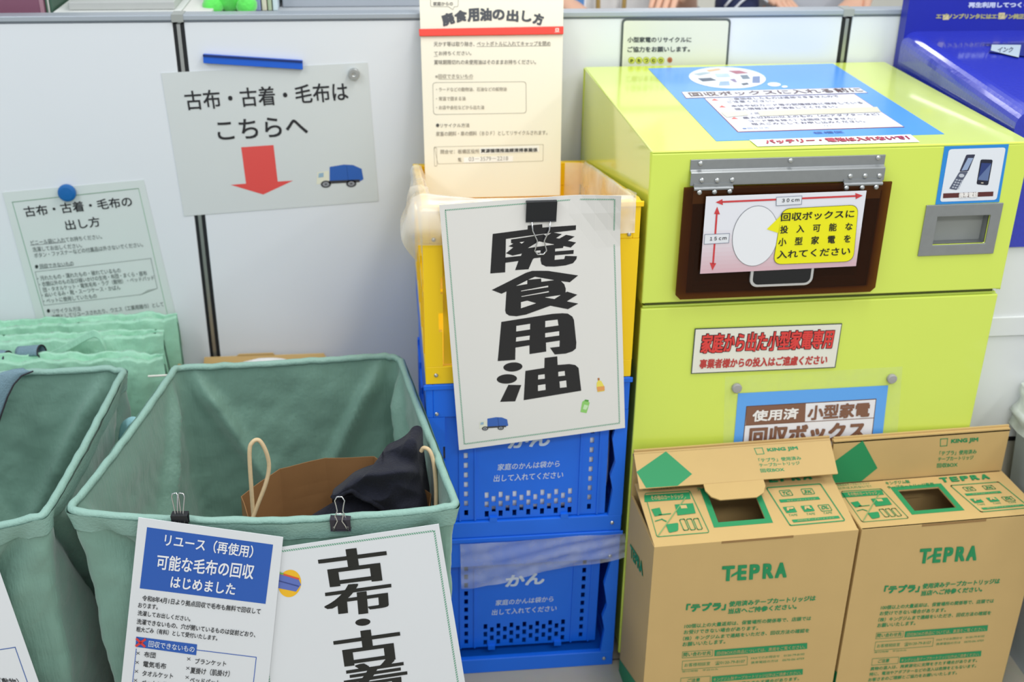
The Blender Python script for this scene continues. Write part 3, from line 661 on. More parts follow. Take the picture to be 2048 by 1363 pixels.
# ------------------------------------------------------------------ sheets on the partition
YS = YP-.0012
pr = Print((0, YS, 0), (0, -1, 0), 1, (0, 0), (.161, 1), rough=.25)
pr.sheet([(322, 146), (735, 125), (757, 402), (368, 432)], mat('matte_laminate', (212, 217, 216), .28, var=.015, scale=8, bump=.06, bscale=12), .0008)
pr.text('古布・古着・毛布は', (367, 182), (694, 163), 39, BLK, 2, .012); pr.text('こちらへ', (431, 241), (612, 230), 40, BLK, 2, .014)
pr.poly([(482.3, 294.2), (547, 289.8), (555.5, 362.7), (586.3, 360.9), (526.5, 388.7), (461.3, 369.4), (492, 366.8)], (226, 84, 80), 1)
pr.lw = .5; truck(pr, lambda x, y: (633+x*.94, 330+y*.66-x*.02))
tag(pr.mb.build('wall_sign', at=pr.cen), 'landscape white sheet with a red down arrow and a blue truck', 'sign')
pr = Print((0, YS, 0), (0, -1, 0), 4.2588, (0, 340), (.27, 1), rough=.35)
pr.sheet([(20, 190), (1222, 82), (1560, 1490), (400, 1600)], mat('pale_laminate', (214, 222, 219), .3, var=.015, scale=8), .0008)
pr.line([(105, 272), (1180, 155), (1475, 1440)], 5, (150, 190, 160), 1); pr.line([(105, 272), (450, 1490)], 5, (120, 170, 140), 1); pr.line([(105, 272), (1180, 155)], 6, (110, 150, 120), 2, dash=9)
pr.text('古布・古着・毛布の', (194, 310), (1112, 219), 92, BLK, 3, .012); pr.text('出し方', (545, 428), (838, 392), 88, BLK, 3, .012)
for s_, tl, tr in (('ビニール袋に入れてお持ちください。', (258, 597), (862, 543)), ('洗濯してお出しください。', (272, 655), (692, 618)), ('ボタン・ファスナーなどの付属品は外さないでください。', (286, 706), (1212, 610)), ('回収できないもの', (335, 800), (622, 772)),
                   ('・汚れたもの・濡れたもの・破れているもの', (314, 902), (1022, 830)), ('・衣類以外のもの及び縫いかけの生地・布団・まくら・座布', (330, 952), (1246, 853)), ('団・タオルケット・電気毛布・ラグ（敷物）・ベッドパッド', (362, 998), (1308, 893)), ('・ぬいぐるみ・靴・スーツケース・かばん', (352, 1044), (1020, 975)), ('・ペットに使用していたもの', (366, 1094), (818, 1048)),
                   ('リサイクル方法', (440, 1180), (682, 1156)), ('衣類としてリユースされたり、ウエス（工業用雑巾）として', (436, 1230), (1388, 1118)), ('工場で使用されます。', (430, 1282), (758, 1248))):
    pr.text(s_, tl, tr, 42, (112, 120, 118), 3, .004)
pr.line([(258, 640), (560, 612)], 3, GRY, 2); pr.line([(335, 838), (622, 810)], 3, GRY, 2); pr.ell((312, 821), 14, 16, (50, 54, 54), 2); pr.ell((413, 1197), 14, 16, (50, 54, 54), 2)
pr.line([(300, 865), (1285, 750), (1340, 1005), (1200, 1058), (375, 1150), (300, 865)], 4, (140, 150, 146), 2); pr.poly([(1340, 1005), (1258, 1018), (1200, 1058)], (176, 184, 180), 2); pr.line([(700, 1320), (1175, 1265), (1190, 1310)], 4, (140, 150, 146), 2)
o = pr.mb.build('wall_sign', at=pr.cen); tag(o, 'portrait sheet of small print under the blue round magnet', 'sign')
p = on((135, 384), 1, YS-.001); b = MB(); b.lathe([(.0175, 0), (.0185, .004), (.0175, .009), (.013, .0105), (.002, .011)], p, (0, -1, 0), mat('blue_magnet', (20, 100, 170), .4)); tag(b.build('round_magnet', at=p), 'blue round magnet on the portrait sheet of small print', 'magnet')
p = on((708, 147), 1, YS-.001); b = MB(); b.lathe([(.0115, 0), (.0115, .008), (.010, .010), (.004, .010), (.003, .0092)], p, (0, -1, 0), M_ALU); tag(b.build('round_magnet', at=p), 'silver round magnet on the sheet with the red arrow', 'magnet')
pr = Print((0, YP-.010, 0), (0, -1, 0), 3.894, (300, 90), (0, 1), rough=.4)
bar = thing('magnetic_bar', 'blue magnetic ruler bar over the sheet with the red arrow', 'magnet', pr.U((800, 130)))
q = [pr.U(p) for p in ((412, 72), (1187, 122), (1190, 192), (415, 142))]; b = MB(); b.prism([x-bar.location for x in q], (0, .008, 0), mat('blue_bar', (26, 96, 210), .4)); b.build('bar_body', bar, bevel=.001)
b = MB(); mq = [pr.U(p) for p in ((412, 72), (1187, 122), (1187, 137), (412, 88))]; b.prism([x-bar.location+V((0, -.0018, 0)) for x in mq], (0, .0018, 0), mat('dark_blue_edge', (18, 44, 110), .4)); b.build('bar_edge', bar)
# plate sign behind the lime box
pr = Print((0, YP-.003, 0), (0, -1, 0), 2.2806, (1150, 0), (0, 1), rough=.35)
pr.rrect([(214, 84), (712, 84), (688, 420), (200, 420)], 22, (84, 90, 88), 0); pr.rrect([(223, 94), (702, 94), (678, 410), (209, 410)], 16, (222, 224, 206), 1)
for k in (0,): pr.sheet([(226, 98), (698, 98), (674, 406), (213, 406)], mat('plate_stock', (222, 224, 206), .4, var=.01), .002)
pr.text('小型家電のリサイクルに', (239, 168), (531, 168), 25, (70, 74, 70), 3, .025); pr.text('ご協力をお願いします。', (239, 212), (524, 210), 26, (70, 74, 70), 3, .025)
for i, c_ in enumerate('かたつむり'):
    cx = 258+33.4*i; pr.ell((cx, 275), 16, 16, (150, 160, 40), 2, n=20); pr.ell((cx, 275), 14, 14, (216, 222, 92), 3, n=20); pr.text(c_, (cx-8, 267), (cx+8, 267), 16, (86, 96, 20), 4, .05)
pr.ell((432, 273), 12, 13, (190, 120, 80), 3, n=20); pr.ell((432, 274), 6, 7, (150, 80, 50), 4, n=16)
pr.cen = pr.U((450, 250)); tag(pr.mb.build('wall_plate', at=pr.cen), 'dark-framed cream notice plate half hidden behind the lime green box', 'sign')
# long oil poster standing in the yellow crate
pn = V((0, -1, .297)).normalized(); po = V((0, 2.372, 1.14))
pr = Print(po, pn, 3.406, (820, 0), (0, 1), rough=.3)
pr.sheet([(60, -130), (1048, -130), (1022, 1330), (108, 1352)], mat('cream_laminate', (234, 228, 208), .22, var=.012, scale=6), .0008, 2)
pr.rrect([(140, -40), (328, -40), (328, 46), (140, 46)], 14, (120, 118, 108), 1, 3); pr.poly([(262, 44), (300, 44), (292, 64)], (234, 228, 208), 2); pr.line([(262, 46), (292, 66), (302, 46)], 3, (120, 118, 108), 2)
pr.text('家庭からの', (158, 12), (292, 12), 27, (110, 108, 100), 3, .02)
for c_, tl, tr, h, d in (('廃', (204, 104), (288, 78), 82, (.3, 1)), ('食', (299, 78), (384, 62), 80, (.1, 1)), ('用', (390, 60), (470, 54), 90, (.03, 1)), ('油', (476, 56), (557, 54), 88, (0, 1)), ('の', (562, 62), (644, 66), 72, (0, 1)), ('出', (660, 64), (742, 68), 82, (-.05, 1)), ('し', (766, 70), (832, 84), 72, (-.1, 1)), ('方', (848, 82), (916, 102), 78, (-.2, 1))):
    pr.text(c_, tl, tr, h, (48, 52, 60), 2, .05, None, d)
C1 = (132, 126, 114); C2 = (158, 150, 134)
for s_, tl, tr, h, c_ in (('天かす等は取り除き、', (162, 283), (440, 283), 33, C1), ('ペットボトルに入れてキャップを閉め', (455, 282), (957, 280), 32, C1), ('てお持ちください。', (164, 348), (418, 346), 30, C1), ('賞味期限切れの未使用油はそのままお持ちください。', (164, 407), (858, 405), 33, C1), ('※回収できないもの', (172, 505), (428, 503), 30, C2),
                          ('・ラードなどの動物油、石油などの鉱物油', (178, 595), (658, 592), 28, C2), ('・常温で固まる油', (178, 658), (378, 656), 28, C2), ('・お店や会社などから出た油', (178, 718), (505, 716), 28, C2), ('リサイクル方法', (206, 840), (405, 838), 28, C1), ('家畜の飼料・車の燃料（ＢＤＦ）としてリサイクルされます。', (178, 895), (936, 886), 32, C2), ('問合せ：板橋区役所', (208, 1018), (472, 1014), 30, C2), ('℡', (328, 1074), (352, 1074), 26, C2)):
    pr.text(s_, tl, tr, h, c_, 3, .008)
pr.line([(455, 317), (957, 312)], 2.5, C1, 2); pr.line([(164, 384), (190, 384)], 2.5, C1, 2); pr.line([(195, 540), (428, 538)], 2.5, C2, 2); pr.ell((188, 853), 11, 12, (70, 68, 62), 3)
pr.rrect([(155, 562), (790, 556), (792, 770), (160, 780)], 24, (170, 164, 148), 1, 4)
pr.rrect([(165, 1000), (908, 984), (906, 1096), (190, 1116)], 6, (180, 172, 150), 1, 3); pr.rrect([(162, 1006), (182, 1006), (184, 1132), (168, 1132)], 8, (180, 172, 150), 1, 3)
pr.poly([(476, 1006), (880, 990), (880, 1034), (476, 1050)], (236, 234, 226), 2); pr.text('資源循環推進課清掃事業係', (482, 1013), (868, 1006), 28, (66, 64, 60), 3, .03)
pr.poly([(366, 1072), (702, 1062), (702, 1100), (366, 1108)], (238, 236, 230), 2); pr.text('03－3579－2218', (400, 1070), (668, 1064), 27, (140, 136, 126), 3)
tag(pr.mb.build('oil_poster', at=pr.cen), 'tall cream poster of small print standing behind the yellow crate rim', 'poster')
pr = Print(po+pn*.006, pn, 3.406, (820, 0), (0, 1), rough=.35)
bar = thing('magnetic_bar', 'red magnetic bar across the tall cream poster', 'magnet', pr.U((550, 210)))
q = [pr.U(p)-bar.location for p in ((60, 197), (1046, 178), (1046, 232), (64, 246))]; b = MB(); b.prism(q, -pn*.0055, mat('red_bar', (236, 56, 36), .4)); b.build('bar_body', bar, bevel=.001)
b = MB(); pq = Print(po+pn*.006, pn, 3.406, (820, 0), mb=b, inv=Matrix.Translation(-V(bar.location))); pq.rrect([(990, 192), (1014, 191), (1014, 214), (990, 215)], 3, (240, 214, 206), 1); pq.poly([(996, 197), (1008, 197), (1008, 209), (996, 209)], (232, 120, 100), 2); pq.line([(986, 219), (1018, 218)], 3, (240, 200, 190), 1); b.build('bar_logo', bar)

# ------------------------------------------------------------------ fabric bags
def pathr(q, rad, n=6):
    """closed rounded polygon through corners q (3-D) -> list of points with wall coordinate"""
    out = []; N = len(q)
    for i in range(N):
        p, a, c = V(q[i]), V(q[i-1]), V(q[(i+1) % N])
        A = p+(a-p).normalized()*rad; B = p+(c-p).normalized()*rad
        for k in range(n+1):
            t = k/n; out.append((A*(1-t)**2+p*(2*t*(1-t))+B*t*t, (i-.5+.5*0+ (t-.5)*.02)))
        nb = V(q[(i+1) % N]); nn = V(q[(i+2) % N]); E = nb+(p-nb).normalized()*rad
        for k in range(1, 48): out.append((B.lerp(E, k/48), k/48))
    return out
def fabric_bag(name, label, q, base_z, base_in, seed, rimr=.0064, sag=.012):
    cen = sum((V(p) for p in q), V((0, 0, 0)))/len(q); org = V((cen.x, cen.y, base_z))
    t = thing(name, label, 'bag', org, 0, 'green fabric bags')
    pts = pathr(q, .018); N = len(pts); rim = []
    for i, (p, a) in enumerate(pts):
        a_ = min(max(a, 0), 1) if a >= 0 else 0
        sg = (.003, .005, sag, .006)[min(3, i//(N//4))]
        z = p.z-sg*(4*a_*(1-a_))**.75*(1+.4*noise.noise(V((i*.035, seed, 0)))); rim.append(V((p.x, p.y, z+.003*noise.noise(V((i*.3, seed, 4))))))
    al = [min(max(a, 0), 1) for _, a in pts]
    hgt = cen.z-base_z
    def wall(u, v):
        i = int(round(u*N)) % N; p = rim[i]; s = v; a = al[i]
        c = V((cen.x, cen.y, p.z)); d = (c-p); d.z = 0; ln = d.length; d.normalize()
        e = min(a, 1-a); inn = base_in*s
        crease = .026*math.exp(-((s-1.25*e)/.055)**2)*(1 if e > .03 else 0)
        belly = -.03*sin(pi*min(1, s*1.1))*sin(pi*a) if e > .03 else 0
        nz_ = .007*noise.noise(V((p.x*9, p.y*9+p.z, s*4+seed)))+.003*noise.noise(V((p.x*22, p.y*22, s*16+seed)))+.005*(.5-abs(noise.noise(V((p.x*30+s*11, p.y*30-s*8, seed)))))
        k = min(1, s*9)
        q_ = p+d*(inn+(crease+belly*.4+nz_)*k); q_.z = p.z*(1-s)+base_z*s
        return q_-org
    b = MB(); b.grid(wall, N, 64, M_TEAL, closed=True)
    base = [wall(i/N, 1) for i in range(N)]; b.add(base+[sum(base, V((0, 0, 0)))/N], [(i, (i+1) % N, N) for i in range(N)], M_TEAL)
    b.build('bag_body', t, smooth=True, solid=.0022)
    b = MB(); b.tube([p-org for p in rim], [rimr*(1+.14*noise.noise(V((i*.25, 2, seed)))) for i in range(N)], M_TEALRIM, 12, closed=True)
    def hem(u, v):
        i = int(round(u*N)) % N; p = rim[i]; c = V((cen.x, cen.y, p.z)); d = (p-c).normalized()
        r = wall(i/N, v*.055)+d*(.006*(1-v)+.004); r.z = p.z-org.z-.034*v; return r
    b.grid(hem, N, 4, M_TEALRIM, closed=True)
    b.build('rim', t, smooth=True)
    return t, rim, wall, N, org
ZB = .60
qC = [on((352, 735), 2, ZB), on((797, 709), 2, ZB), on((914, 1013), 2, ZB), on((136, 1022), 2, ZB)]
bagC, rimC, wallC, NC, orgC = fabric_bag('fabric_bag', 'square open green fabric bag holding a paper bag, two signs clipped on', qC, .012, .035, 1.0, sag=.021)
qL = [(-.985, 2.0, ZB), on((250, 735), 2, ZB), V((-.529, 1.516, ZB)), V((-1.02, 1.47, ZB))]
bagL, rimL, wallL, NL, orgL = fabric_bag('fabric_bag', 'empty open green fabric bag at the left edge, strap over its rim', qL, .012, .03, 5.0, sag=.018)
# webbing straps
M_STRAP = mat('grey_webbing', (112, 140, 152), .7, var=.28, scale=420, bump=.6, bscale=420); M_STRAPE = mat('webbing_edge', (40, 36, 42), .8)
def strap(name, parent, pts, wdir, wd, org, m=M_STRAP, edge=True):
    P = [V(p)-org for p in pts]; P2_ = []
    for i in range(len(P)-1):
        p0, p1, p2, p3 = P[max(i-1, 0)], P[i], P[i+1], P[min(i+2, len(P)-1)]
        for k in range(8):
            t = k/8; P2_.append(.5*((2*p1)+(p2-p0)*t+(2*p0-5*p1+4*p2-p3)*t*t+(3*p1-p0-3*p2+p3)*t**3))
    P2_.append(P[-1]); wv = V(wdir).normalized()*wd; n = len(P2_); b = MB()
    b.grid(lambda u, v: P2_[min(n-1, int(round(u*(n-1))))]+wv*(v-.5), n-1, 6, m)
    o = b.build(name, parent, smooth=True, solid=.002)
    if edge:
        e = MB(); e.tube([p+wv*.5 for p in P2_], .0018, M_STRAPE, 6); e.build('strap_edge', o)
    return o
def ribbon(name, parent, A, B, y0, y1, org, m=M_STRAP):
    """strap between two edge lines given as picture points at depths y0..y1"""
    n = len(A)-1; yy = lambda t: y0+(y1-y0)*t
    def pt(L, t):
        k = t*n; i = min(int(k), n-1); f = k-i
        return on((L[i][0]*(1-f)+L[i+1][0]*f, L[i][1]*(1-f)+L[i+1][1]*f), 1, yy(t))
    b = MB(); b.grid(lambda u, v: pt(A, u).lerp(pt(B, u), v)+V((0, -.004*sin(pi*v), 0))-org, 40, 8, m); o = b.build(name, parent, smooth=True, solid=.002)
    e = MB(); e.tube([pt(B, k/30)-org+V((0, -.002, 0)) for k in range(31)], .0016, M_STRAPE, 6); e.build('strap_edge', o); return o
ribbon('strap', bagL, [(46, 736), (26, 738), (4, 744), (-20, 756), (-46, 790), (-66, 850)], [(67, 741), (44, 750), (28, 768), (16, 792), (4, 826), (-14, 880)], 1.975, 1.925, orgL)
strap('handle', bagC, [on((240, 925), 1, 1.90), on((246, 862), 1, 1.88), on((258, 842), 1, 1.87), on((278, 838), 1, 1.86), on((290, 862), 1, 1.855), on((296, 900), 1, 1.85)], (.5, -.8, .2), .03, orgC, mat('aqua_webbing', (150, 200, 206), .6, var=.2, scale=300), False)
# folded mint bags by the partition
def folded(label, x0, x1, y, zt, th, seed, tilt=0.0, drop=0):
    b = MB(); org = V(((x0+x1)/2, y, 0))
    def fn(u, v):
        a = 2*pi*v; x = x0+(x1-x0)*u; zz = zt+tilt*(u-.5)+.0025*noise.noise(V((u*55, seed, 9)))+.006*noise.noise(V((u*14, seed, 0)))+.004*sin(u*46+seed)*noise.noise(V((u*5, seed, 3)))
        prof = [(-1, 0), (-1.1, .5), (-.9, .90), (-.55, 1.0), (-.3, .965), (.2, .955), (.5, 1.0), (.95, .9), (1.1, .5), (1, 0)]
        k = v*(len(prof)-1); i = min(int(k), len(prof)-2); f = k-i; py = prof[i][0]*(1-f)+prof[i+1][0]*f; pz = prof[i][1]*(1-f)+prof[i+1][1]*f
        nz_ = .014*noise.noise(V((u*9, pz*9, seed)))+.007*(.4-abs(noise.noise(V((u*20, pz*16+u*8, seed+py)))))+.006*noise.noise(V((u*60, pz*40, seed)))
        end = min(u, 1-u)*14; e = min(1, .35+.65*end)
        return V((x+.006*noise.noise(V((pz*8, seed, u))), y+py*th/2*e+nz_*.6, pz*zz+.0))-org
    b.grid(fn, 90, 54, M_MINT); t = thing('folded_bag', label, 'bag', org, 0, 'folded mint fabric bags')
    b.build('bag_body', t, smooth=True)
    return t, org
f1, o1 = folded('folded mint bag nearest the partition, standing under the portrait sheet', -1.05, -.462, 2.345, .545, .06, 2, .012)
f2, o2 = folded('folded mint bag in the middle of the three leaning by the partition', -1.05, -.475, 2.255, .552, .055, 4, .004)
f3, o3 = folded('folded mint bag closest to the camera, right behind the open left bag', -1.05, -.462, 2.16, .553, .06, 8, -.014)
strap('handle', f2, [on((30, 735), 1, 2.24), on((110, 706), 1, 2.225), on((175, 672), 1, 2.215), on((192, 668), 1, 2.21), on((205, 682), 1, 2.205), on((215, 712), 1, 2.205)], (0, .3, 1), .016, o2, M_MINT, False)
for (c0, c1) in (((40, 707), (84, 704)), ((-24, 712), (16, 716))):
    A_, B_ = on(c0, 1, 2.20)-o3, on(c1, 1, 2.185)-o3; ax_ = (B_-A_); u_ = ax_.normalized(); w1 = u_.cross(V((0, 0, 1))).normalized(); w2 = u_.cross(w1)
    b = MB(); b.grid(lambda u, v: A_+ax_*v+(w1*cos(2*pi*u)+w2*sin(2*pi*u))*(.0125+.003*u), 28, 6, M_STRAP); o = b.build('rolled_strap', f3, smooth=True, solid=.002)
    b = MB(); b.tube([B_+(w1*cos(2*pi*k/24)+w2*sin(2*pi*k/24))*(.0125+.003*k/24) for k in range(25)], .0016, M_STRAPE, 6); b.build('strap_edge', o)
b = MB(); b.tube([on((297, 752), 1, 2.02)-orgC, on((352, 749), 1, 2.0)-orgC], .0022, mat('white_rod', (228, 226, 214), .4), 8); b.build('rim_rod', bagC)
# kraft carrier in the centre bag
ZK = .525
kp = [on((508, 1062), 2, ZK), on((483, 992), 2, ZK), on((560, 936), 2, ZK+.004), on((650, 915), 2, ZK+.004), on((748, 914), 2, ZK+.002), on((858, 985), 2, ZK), on((862, 1060), 2, ZK), on((700, 1072), 2, ZK-.01)]
kc = sum(kp, V((0, 0, 0)))/len(kp); ko = V((kc.x, kc.y, .06)); kb = thing('paper_bag', 'brown kraft paper carrier bag with twisted cord handles inside the green bag', 'bag', ko)
def kw(u, v):
    N_ = len(kp); t = u*N_; i = int(t) % N_; f = t-int(t); p = kp[i].lerp(kp[(i+1) % N_], f); p = p.lerp(V((kc.x, kc.y, p.z)), .03*v)
    return V((p.x+.006*noise.noise(V((u*9, v*4, 1))), p.y+.006*noise.noise(V((u*9, v*4, 5))), p.z*(1-v)+.06*v))-ko
b = MB(); b.grid(kw, 96, 20, M_KRAFT, closed=True); rb = [kw(i/96, 1) for i in range(96)]; b.add(rb+[sum(rb, V((0, 0, 0)))/96], [(i, (i+1) % 96, 96) for i in range(96)], M_KRAFT); b.build('bag_body', kb, smooth=False, solid=.0012)
def cord(pts, ys): 
    b = MB(); P = [on(p, 1, y)-ko for p, y in zip(pts, ys)]; Q = []
    for i in range(len(P)-1):
        p0, p1, p2, p3 = P[max(i-1, 0)], P[i], P[i+1], P[min(i+2, len(P)-1)]
        for k in range(8):
            t = k/8; Q.append(.5*((2*p1)+(p2-p0)*t+(2*p0-5*p1+4*p2-p3)*t*t+(3*p1-p0-3*p2+p3)*t**3))
    Q.append(P[-1]); b.tube(Q, .0034, M_CORD, 10); b.build('cord_handle', kb, smooth=True)
cord([(508, 1045), (503, 980), (499, 905), (505, 884), (518, 880), (531, 900), (538, 930), (532, 965), (515, 1010), (503, 1042)], [1.60, 1.605, 1.61, 1.613, 1.615, 1.615, 1.615, 1.61, 1.603, 1.597])
cord([(842, 902), (848, 895), (860, 902), (868, 930), (872, 980), (871, 1045)], [1.64, 1.638, 1.632, 1.625, 1.615, 1.60])
# navy garment
G1 = [(606, 1056), (620, 1033), (642, 1018), (670, 1002), (700, 990), (760, 985), (820, 1000), (858, 1030)]
G2 = [(664, 990), (668, 977), (688, 961), (709, 943), (734, 932), (752, 925), (763, 906), (777, 888), (800, 877), (815, 866), (826, 853), (838, 851), (845, 860), (847, 893), (854, 942), (860, 985), (862, 1045)]
G3 = [(664, 990), (672, 994), (686, 986), (702, 980), (720, 992), (745, 1003), (766, 1018), (778, 1040), (790, 1075), (862, 1090)]
def along(L, u):
    k = u*(len(L)-1); i = min(int(k), len(L)-2); f = k-i; q = lambda j: L[max(0, min(len(L)-1, j))]
    def c(a, b_, c_, d): return .5*(2*b_+(c_-a)*f+(2*a-5*b_+4*c_-d)*f*f+(3*b_-a-3*c_+d)*f**3)
    return tuple(c(q(i-1)[t], q(i)[t], q(i+1)[t], q(i+2)[t]) for t in (0, 1))
def garment():
    b = MB(); tow = lambda p, d: p+(CAM-p).normalized()*d
    def lower(u, v):
        S, B = along(G1, u), (600+262*u, 1110); q = (S[0]*(1-v)+B[0]*v, S[1]*(1-v)+B[1]*v); p = on(q, 1, 1.67-.07*v)
        return tow(p, .022*sin(pi*min(1, v*.9))**.6+.010*noise.noise(V((u*5, v*3, 1)))*min(1, v*5))
    def upper(u, v):
        S, B = along(G2, u), along(G3, u); q = (S[0]*(1-v)+B[0]*v, S[1]*(1-v)+B[1]*v); p = on(q, 1, 1.69-.055*v)
        e = min(1, v*6); neck = .016*math.exp(-((q[1]-948+.10*(q[0]-760))/11)**2)*(1 if q[0] > 740 else math.exp(-((q[0]-740)/25)**2))
        dip = -.020*math.exp(-((q[1]-915-.25*(q[0]-800))/16)**2)*(1 if 765 < q[0] < 850 else .2)
        f1 = .030*(.35-abs(noise.noise(V((q[0]*.016+q[1]*.006, q[1]*.020-q[0]*.008, 4)))))
        return tow(p, .012+.040*sin(pi*min(1, v*.93+.02))**.6*e+(neck+dip+f1)*e)
    def back(u, v):
        S = along(G2, u); t = on(S, 1, 1.69); return t.lerp(V((t.x*.85-.02, 1.715, .40)), v)
    b.grid(lower, 60, 40, M_NAVY); b.grid(upper, 120, 60, M_NAVY); b.grid(back, 60, 10, M_NAVY)
    b.tube([upper(k/60*.85, 1) for k in range(61)], [.0045+.0012*noise.noise(V((k*.3, 1, 1))) for k in range(61)], M_NAVY, 10)
    return b
cg = on((770, 1000), 1, 1.68); o = garment().build('garment', at=cg, weld=True, smooth=True); tag(o, 'crumpled dark navy fleece garment in the paper bag', 'clothing')
# cardboard carton behind the centre bag
ct = thing('carton', 'open cardboard carton with white wrapping, behind the square green bag', 'carton', (-.285, 2.25, 0))
ch_ = .400
b = MB(); b.box((-.145, -.12, 0), (.145, -.116, ch_), M_CARD); b.box((-.145, .116, 0), (.145, .12, ch_), M_CARD); b.box((-.145, -.116, 0), (-.141, .116, ch_), M_CARD); b.box((.141, -.116, 0), (.145, .116, ch_), M_CARD); b.box((-.141, -.116, 0), (.141, .116, .004), M_CARD); b.build('carton_body', ct)
b = MB(); b.prism([(-.140, .121, ch_), (.145, .121, ch_), (.128, .132, .424), (.02, .132, .424), (.015, .132, .430), (-.06, .132, .430), (-.065, .132, .425), (-.136, .132, .425)], (0, .003, 0), M_CARD); b.build('carton_flap', ct)
b = MB(); b.prism([(-.145, -.11, ch_), (-.145, .10, ch_), (-.175, .03, .462), (-.172, -.10, .470)], (.003, 0, .002), M_CARD); b.build('carton_flap', ct)
b = MB(); b.prism([(.145, -.11, ch_), (.145, .10, ch_), (.21, .08, .438), (.21, -.08, .440)], (.0, 0, .003), M_CARD); b.build('carton_flap', ct)
o = lump('w', (-.275, 2.235, .415), (.085, .085, .058), mat('white_wrapping', (232, 230, 228), .6, bump=.4, bscale=18), 12, .03, 6, 2.6).build('wrapping_paper', at=(-.285, 2.25, .38), smooth=True)
tag(o, 'crumpled white wrapping paper in the cardboard carton', 'paper')

# ------------------------------------------------------------------ sheets clipped on the bags
fo = V((-.498, 1.508, 0)); fn_ = V((-.0777, -.997, .03)).normalized()
pr = Print(fo+fn_*.016, fn_, 2.1787, (0, 980), (-.13, 1), rough=.25)
pr.sheet([(603, 118), (1234, 204), (1120, 1330), (486, 1245)], M_SHEETW, .0008)
BL_ = (40, 92, 180)
pr.poly([(641, 160), (1190, 236), (1157, 494), (609, 426)], BL_, 1)
pr.text('リユース（再使用）', (722, 186), (1108, 240), 55, WHT, 3, .014); pr.text('可能な毛布の回収', (688, 276), (1113, 322), 66, WHT, 3, .016); pr.text('はじめました', (748, 372), (1030, 406), 50, WHT, 3, .02)
for s_, tl, tr, h in (('令和8年4月1日より拠点回収で毛布も無料で回収して', (622, 455), (1138, 514), 25), ('おります。', (604, 487), (690, 496), 22), ('洗濯してお出しください。', (602, 521), (832, 548), 22), ('洗濯できないもの、穴が開いているものは従前どおり、', (598, 557), (1116, 616), 24), ('粗大ごみ（有料）として受付いたします。', (596, 591), (950, 631), 23), ('布団', (630, 700), (680, 705), 25), ('電気毛布', (626, 741), (726, 752), 26), ('タオルケット', (622, 783), (756, 796), 24), ('ペットに使用', (618, 822), (752, 836), 24), ('ブランケット', (852, 730), (988, 742), 24), ('夏掛け（肌掛け）', (832, 768), (1003, 784), 28), ('ベッドパット', (830, 812), (960, 826), 24)):
    pr.text(s_, tl, tr, h, (52, 54, 58), 3, .012)
for p in ((602, 708), (598, 748), (595, 787), (591, 826), (823, 733), (819, 773), (816, 813)): pr.line([(p[0]-6, p[1]-5), (p[0]+6, p[1]+5)], 2.2, (60, 60, 64), 3); pr.line([(p[0]-6, p[1]+5), (p[0]+6, p[1]-5)], 2.2, (60, 60, 64), 3)
pr.line([(594, 690), (560, 1000)], 3, BL_, 2); pr.line([(856, 694), (1117, 726), (1085, 1010)], 3, BL_, 2)
pr.poly([(594, 636), (859, 670), (855, 717), (591, 680)], BL_, 2); pr.text('回収できないもの', (650, 652), (850, 678), 27, (214, 222, 236), 4, .012)
pr.line([(598, 646), (630, 676)], 10, (216, 62, 60), 5); pr.line([(632, 648), (596, 674)], 10, (216, 62, 60), 5)
tag(pr.mb.build('hanging_sign', at=pr.cen), 'white sheet with a blue heading block clipped on the square green bag', 'sign')
p = pr.U((782, 140)); clip('black binder clip on the sheet with the blue heading', (p.x, p.y+.009, p.z+.010), .0245, fn_, ('flare', 'flare2'))
pr = Print(fo+fn_*.0125, fn_, 2.1787, (0, 980), (.13, 1), rough=.14)
pr.sheet([(1085, 268), (1912, 146), (2085, 1190), (1240, 1320)], M_SHEETW, .0008)
pr.line([(1160, 274), (1892, 176), (2045, 1150)], 8, GB, 1, dash=10); pr.line([(1120, 300), (1165, 740), (1200, 1100)], 7, GB, 1, dash=10)
q4 = lambda x, y: (x*.5163+1176.4, y*.5163+130.7)      # from the closer view (540,1040) x4.22
for s_, tl, tr, h, d, bx, by in (('古', (395, 275), (975, 200), 300, (.16, 1), .075, .016), ('布', (442, 570), (1020, 490), 262, (.10, 1), .075, .016), ('古', (525, 965), (1090, 885), 280, (.15, 1), .075, .016), ('着', (590, 1235), (1150, 1150), 300, (.10, 1), .06, .012)):
    k = q4(*tl), q4(*tr); pr.text(s_, k[0], k[1], h*.5163, (26, 28, 28), 1, bx, by, d)
pr.ell(q4(784, 858), 33, 15.5, (26, 28, 28), 1, -.08)
pr.ell((1262, 405), 50, 60, (246, 190, 40), 1, .2); pr.poly([(1200, 352), (1300, 384), (1312, 410), (1290, 440), (1190, 420)], (96, 116, 190), 2); pr.line([(1198, 388), (1300, 416)], 5, (60, 76, 140), 3); pr.line([(1206, 356), (1300, 384)], 7, (216, 84, 70), 3); pr.line([(1196, 350), (1232, 362)], 7, (110, 180, 90), 4)
tag(pr.mb.build('hanging_sign', at=pr.cen), 'glossy white sheet with bold black characters and green dashed border on the square bag', 'sign')
p = pr.U((1485, 172)); clip('black binder clip on the sheet with bold black characters', (p.x, p.y+.010, p.z+.016), .031, fn_, ('up', 'front'), mat('clip_purple_black', (40, 36, 48), .4))
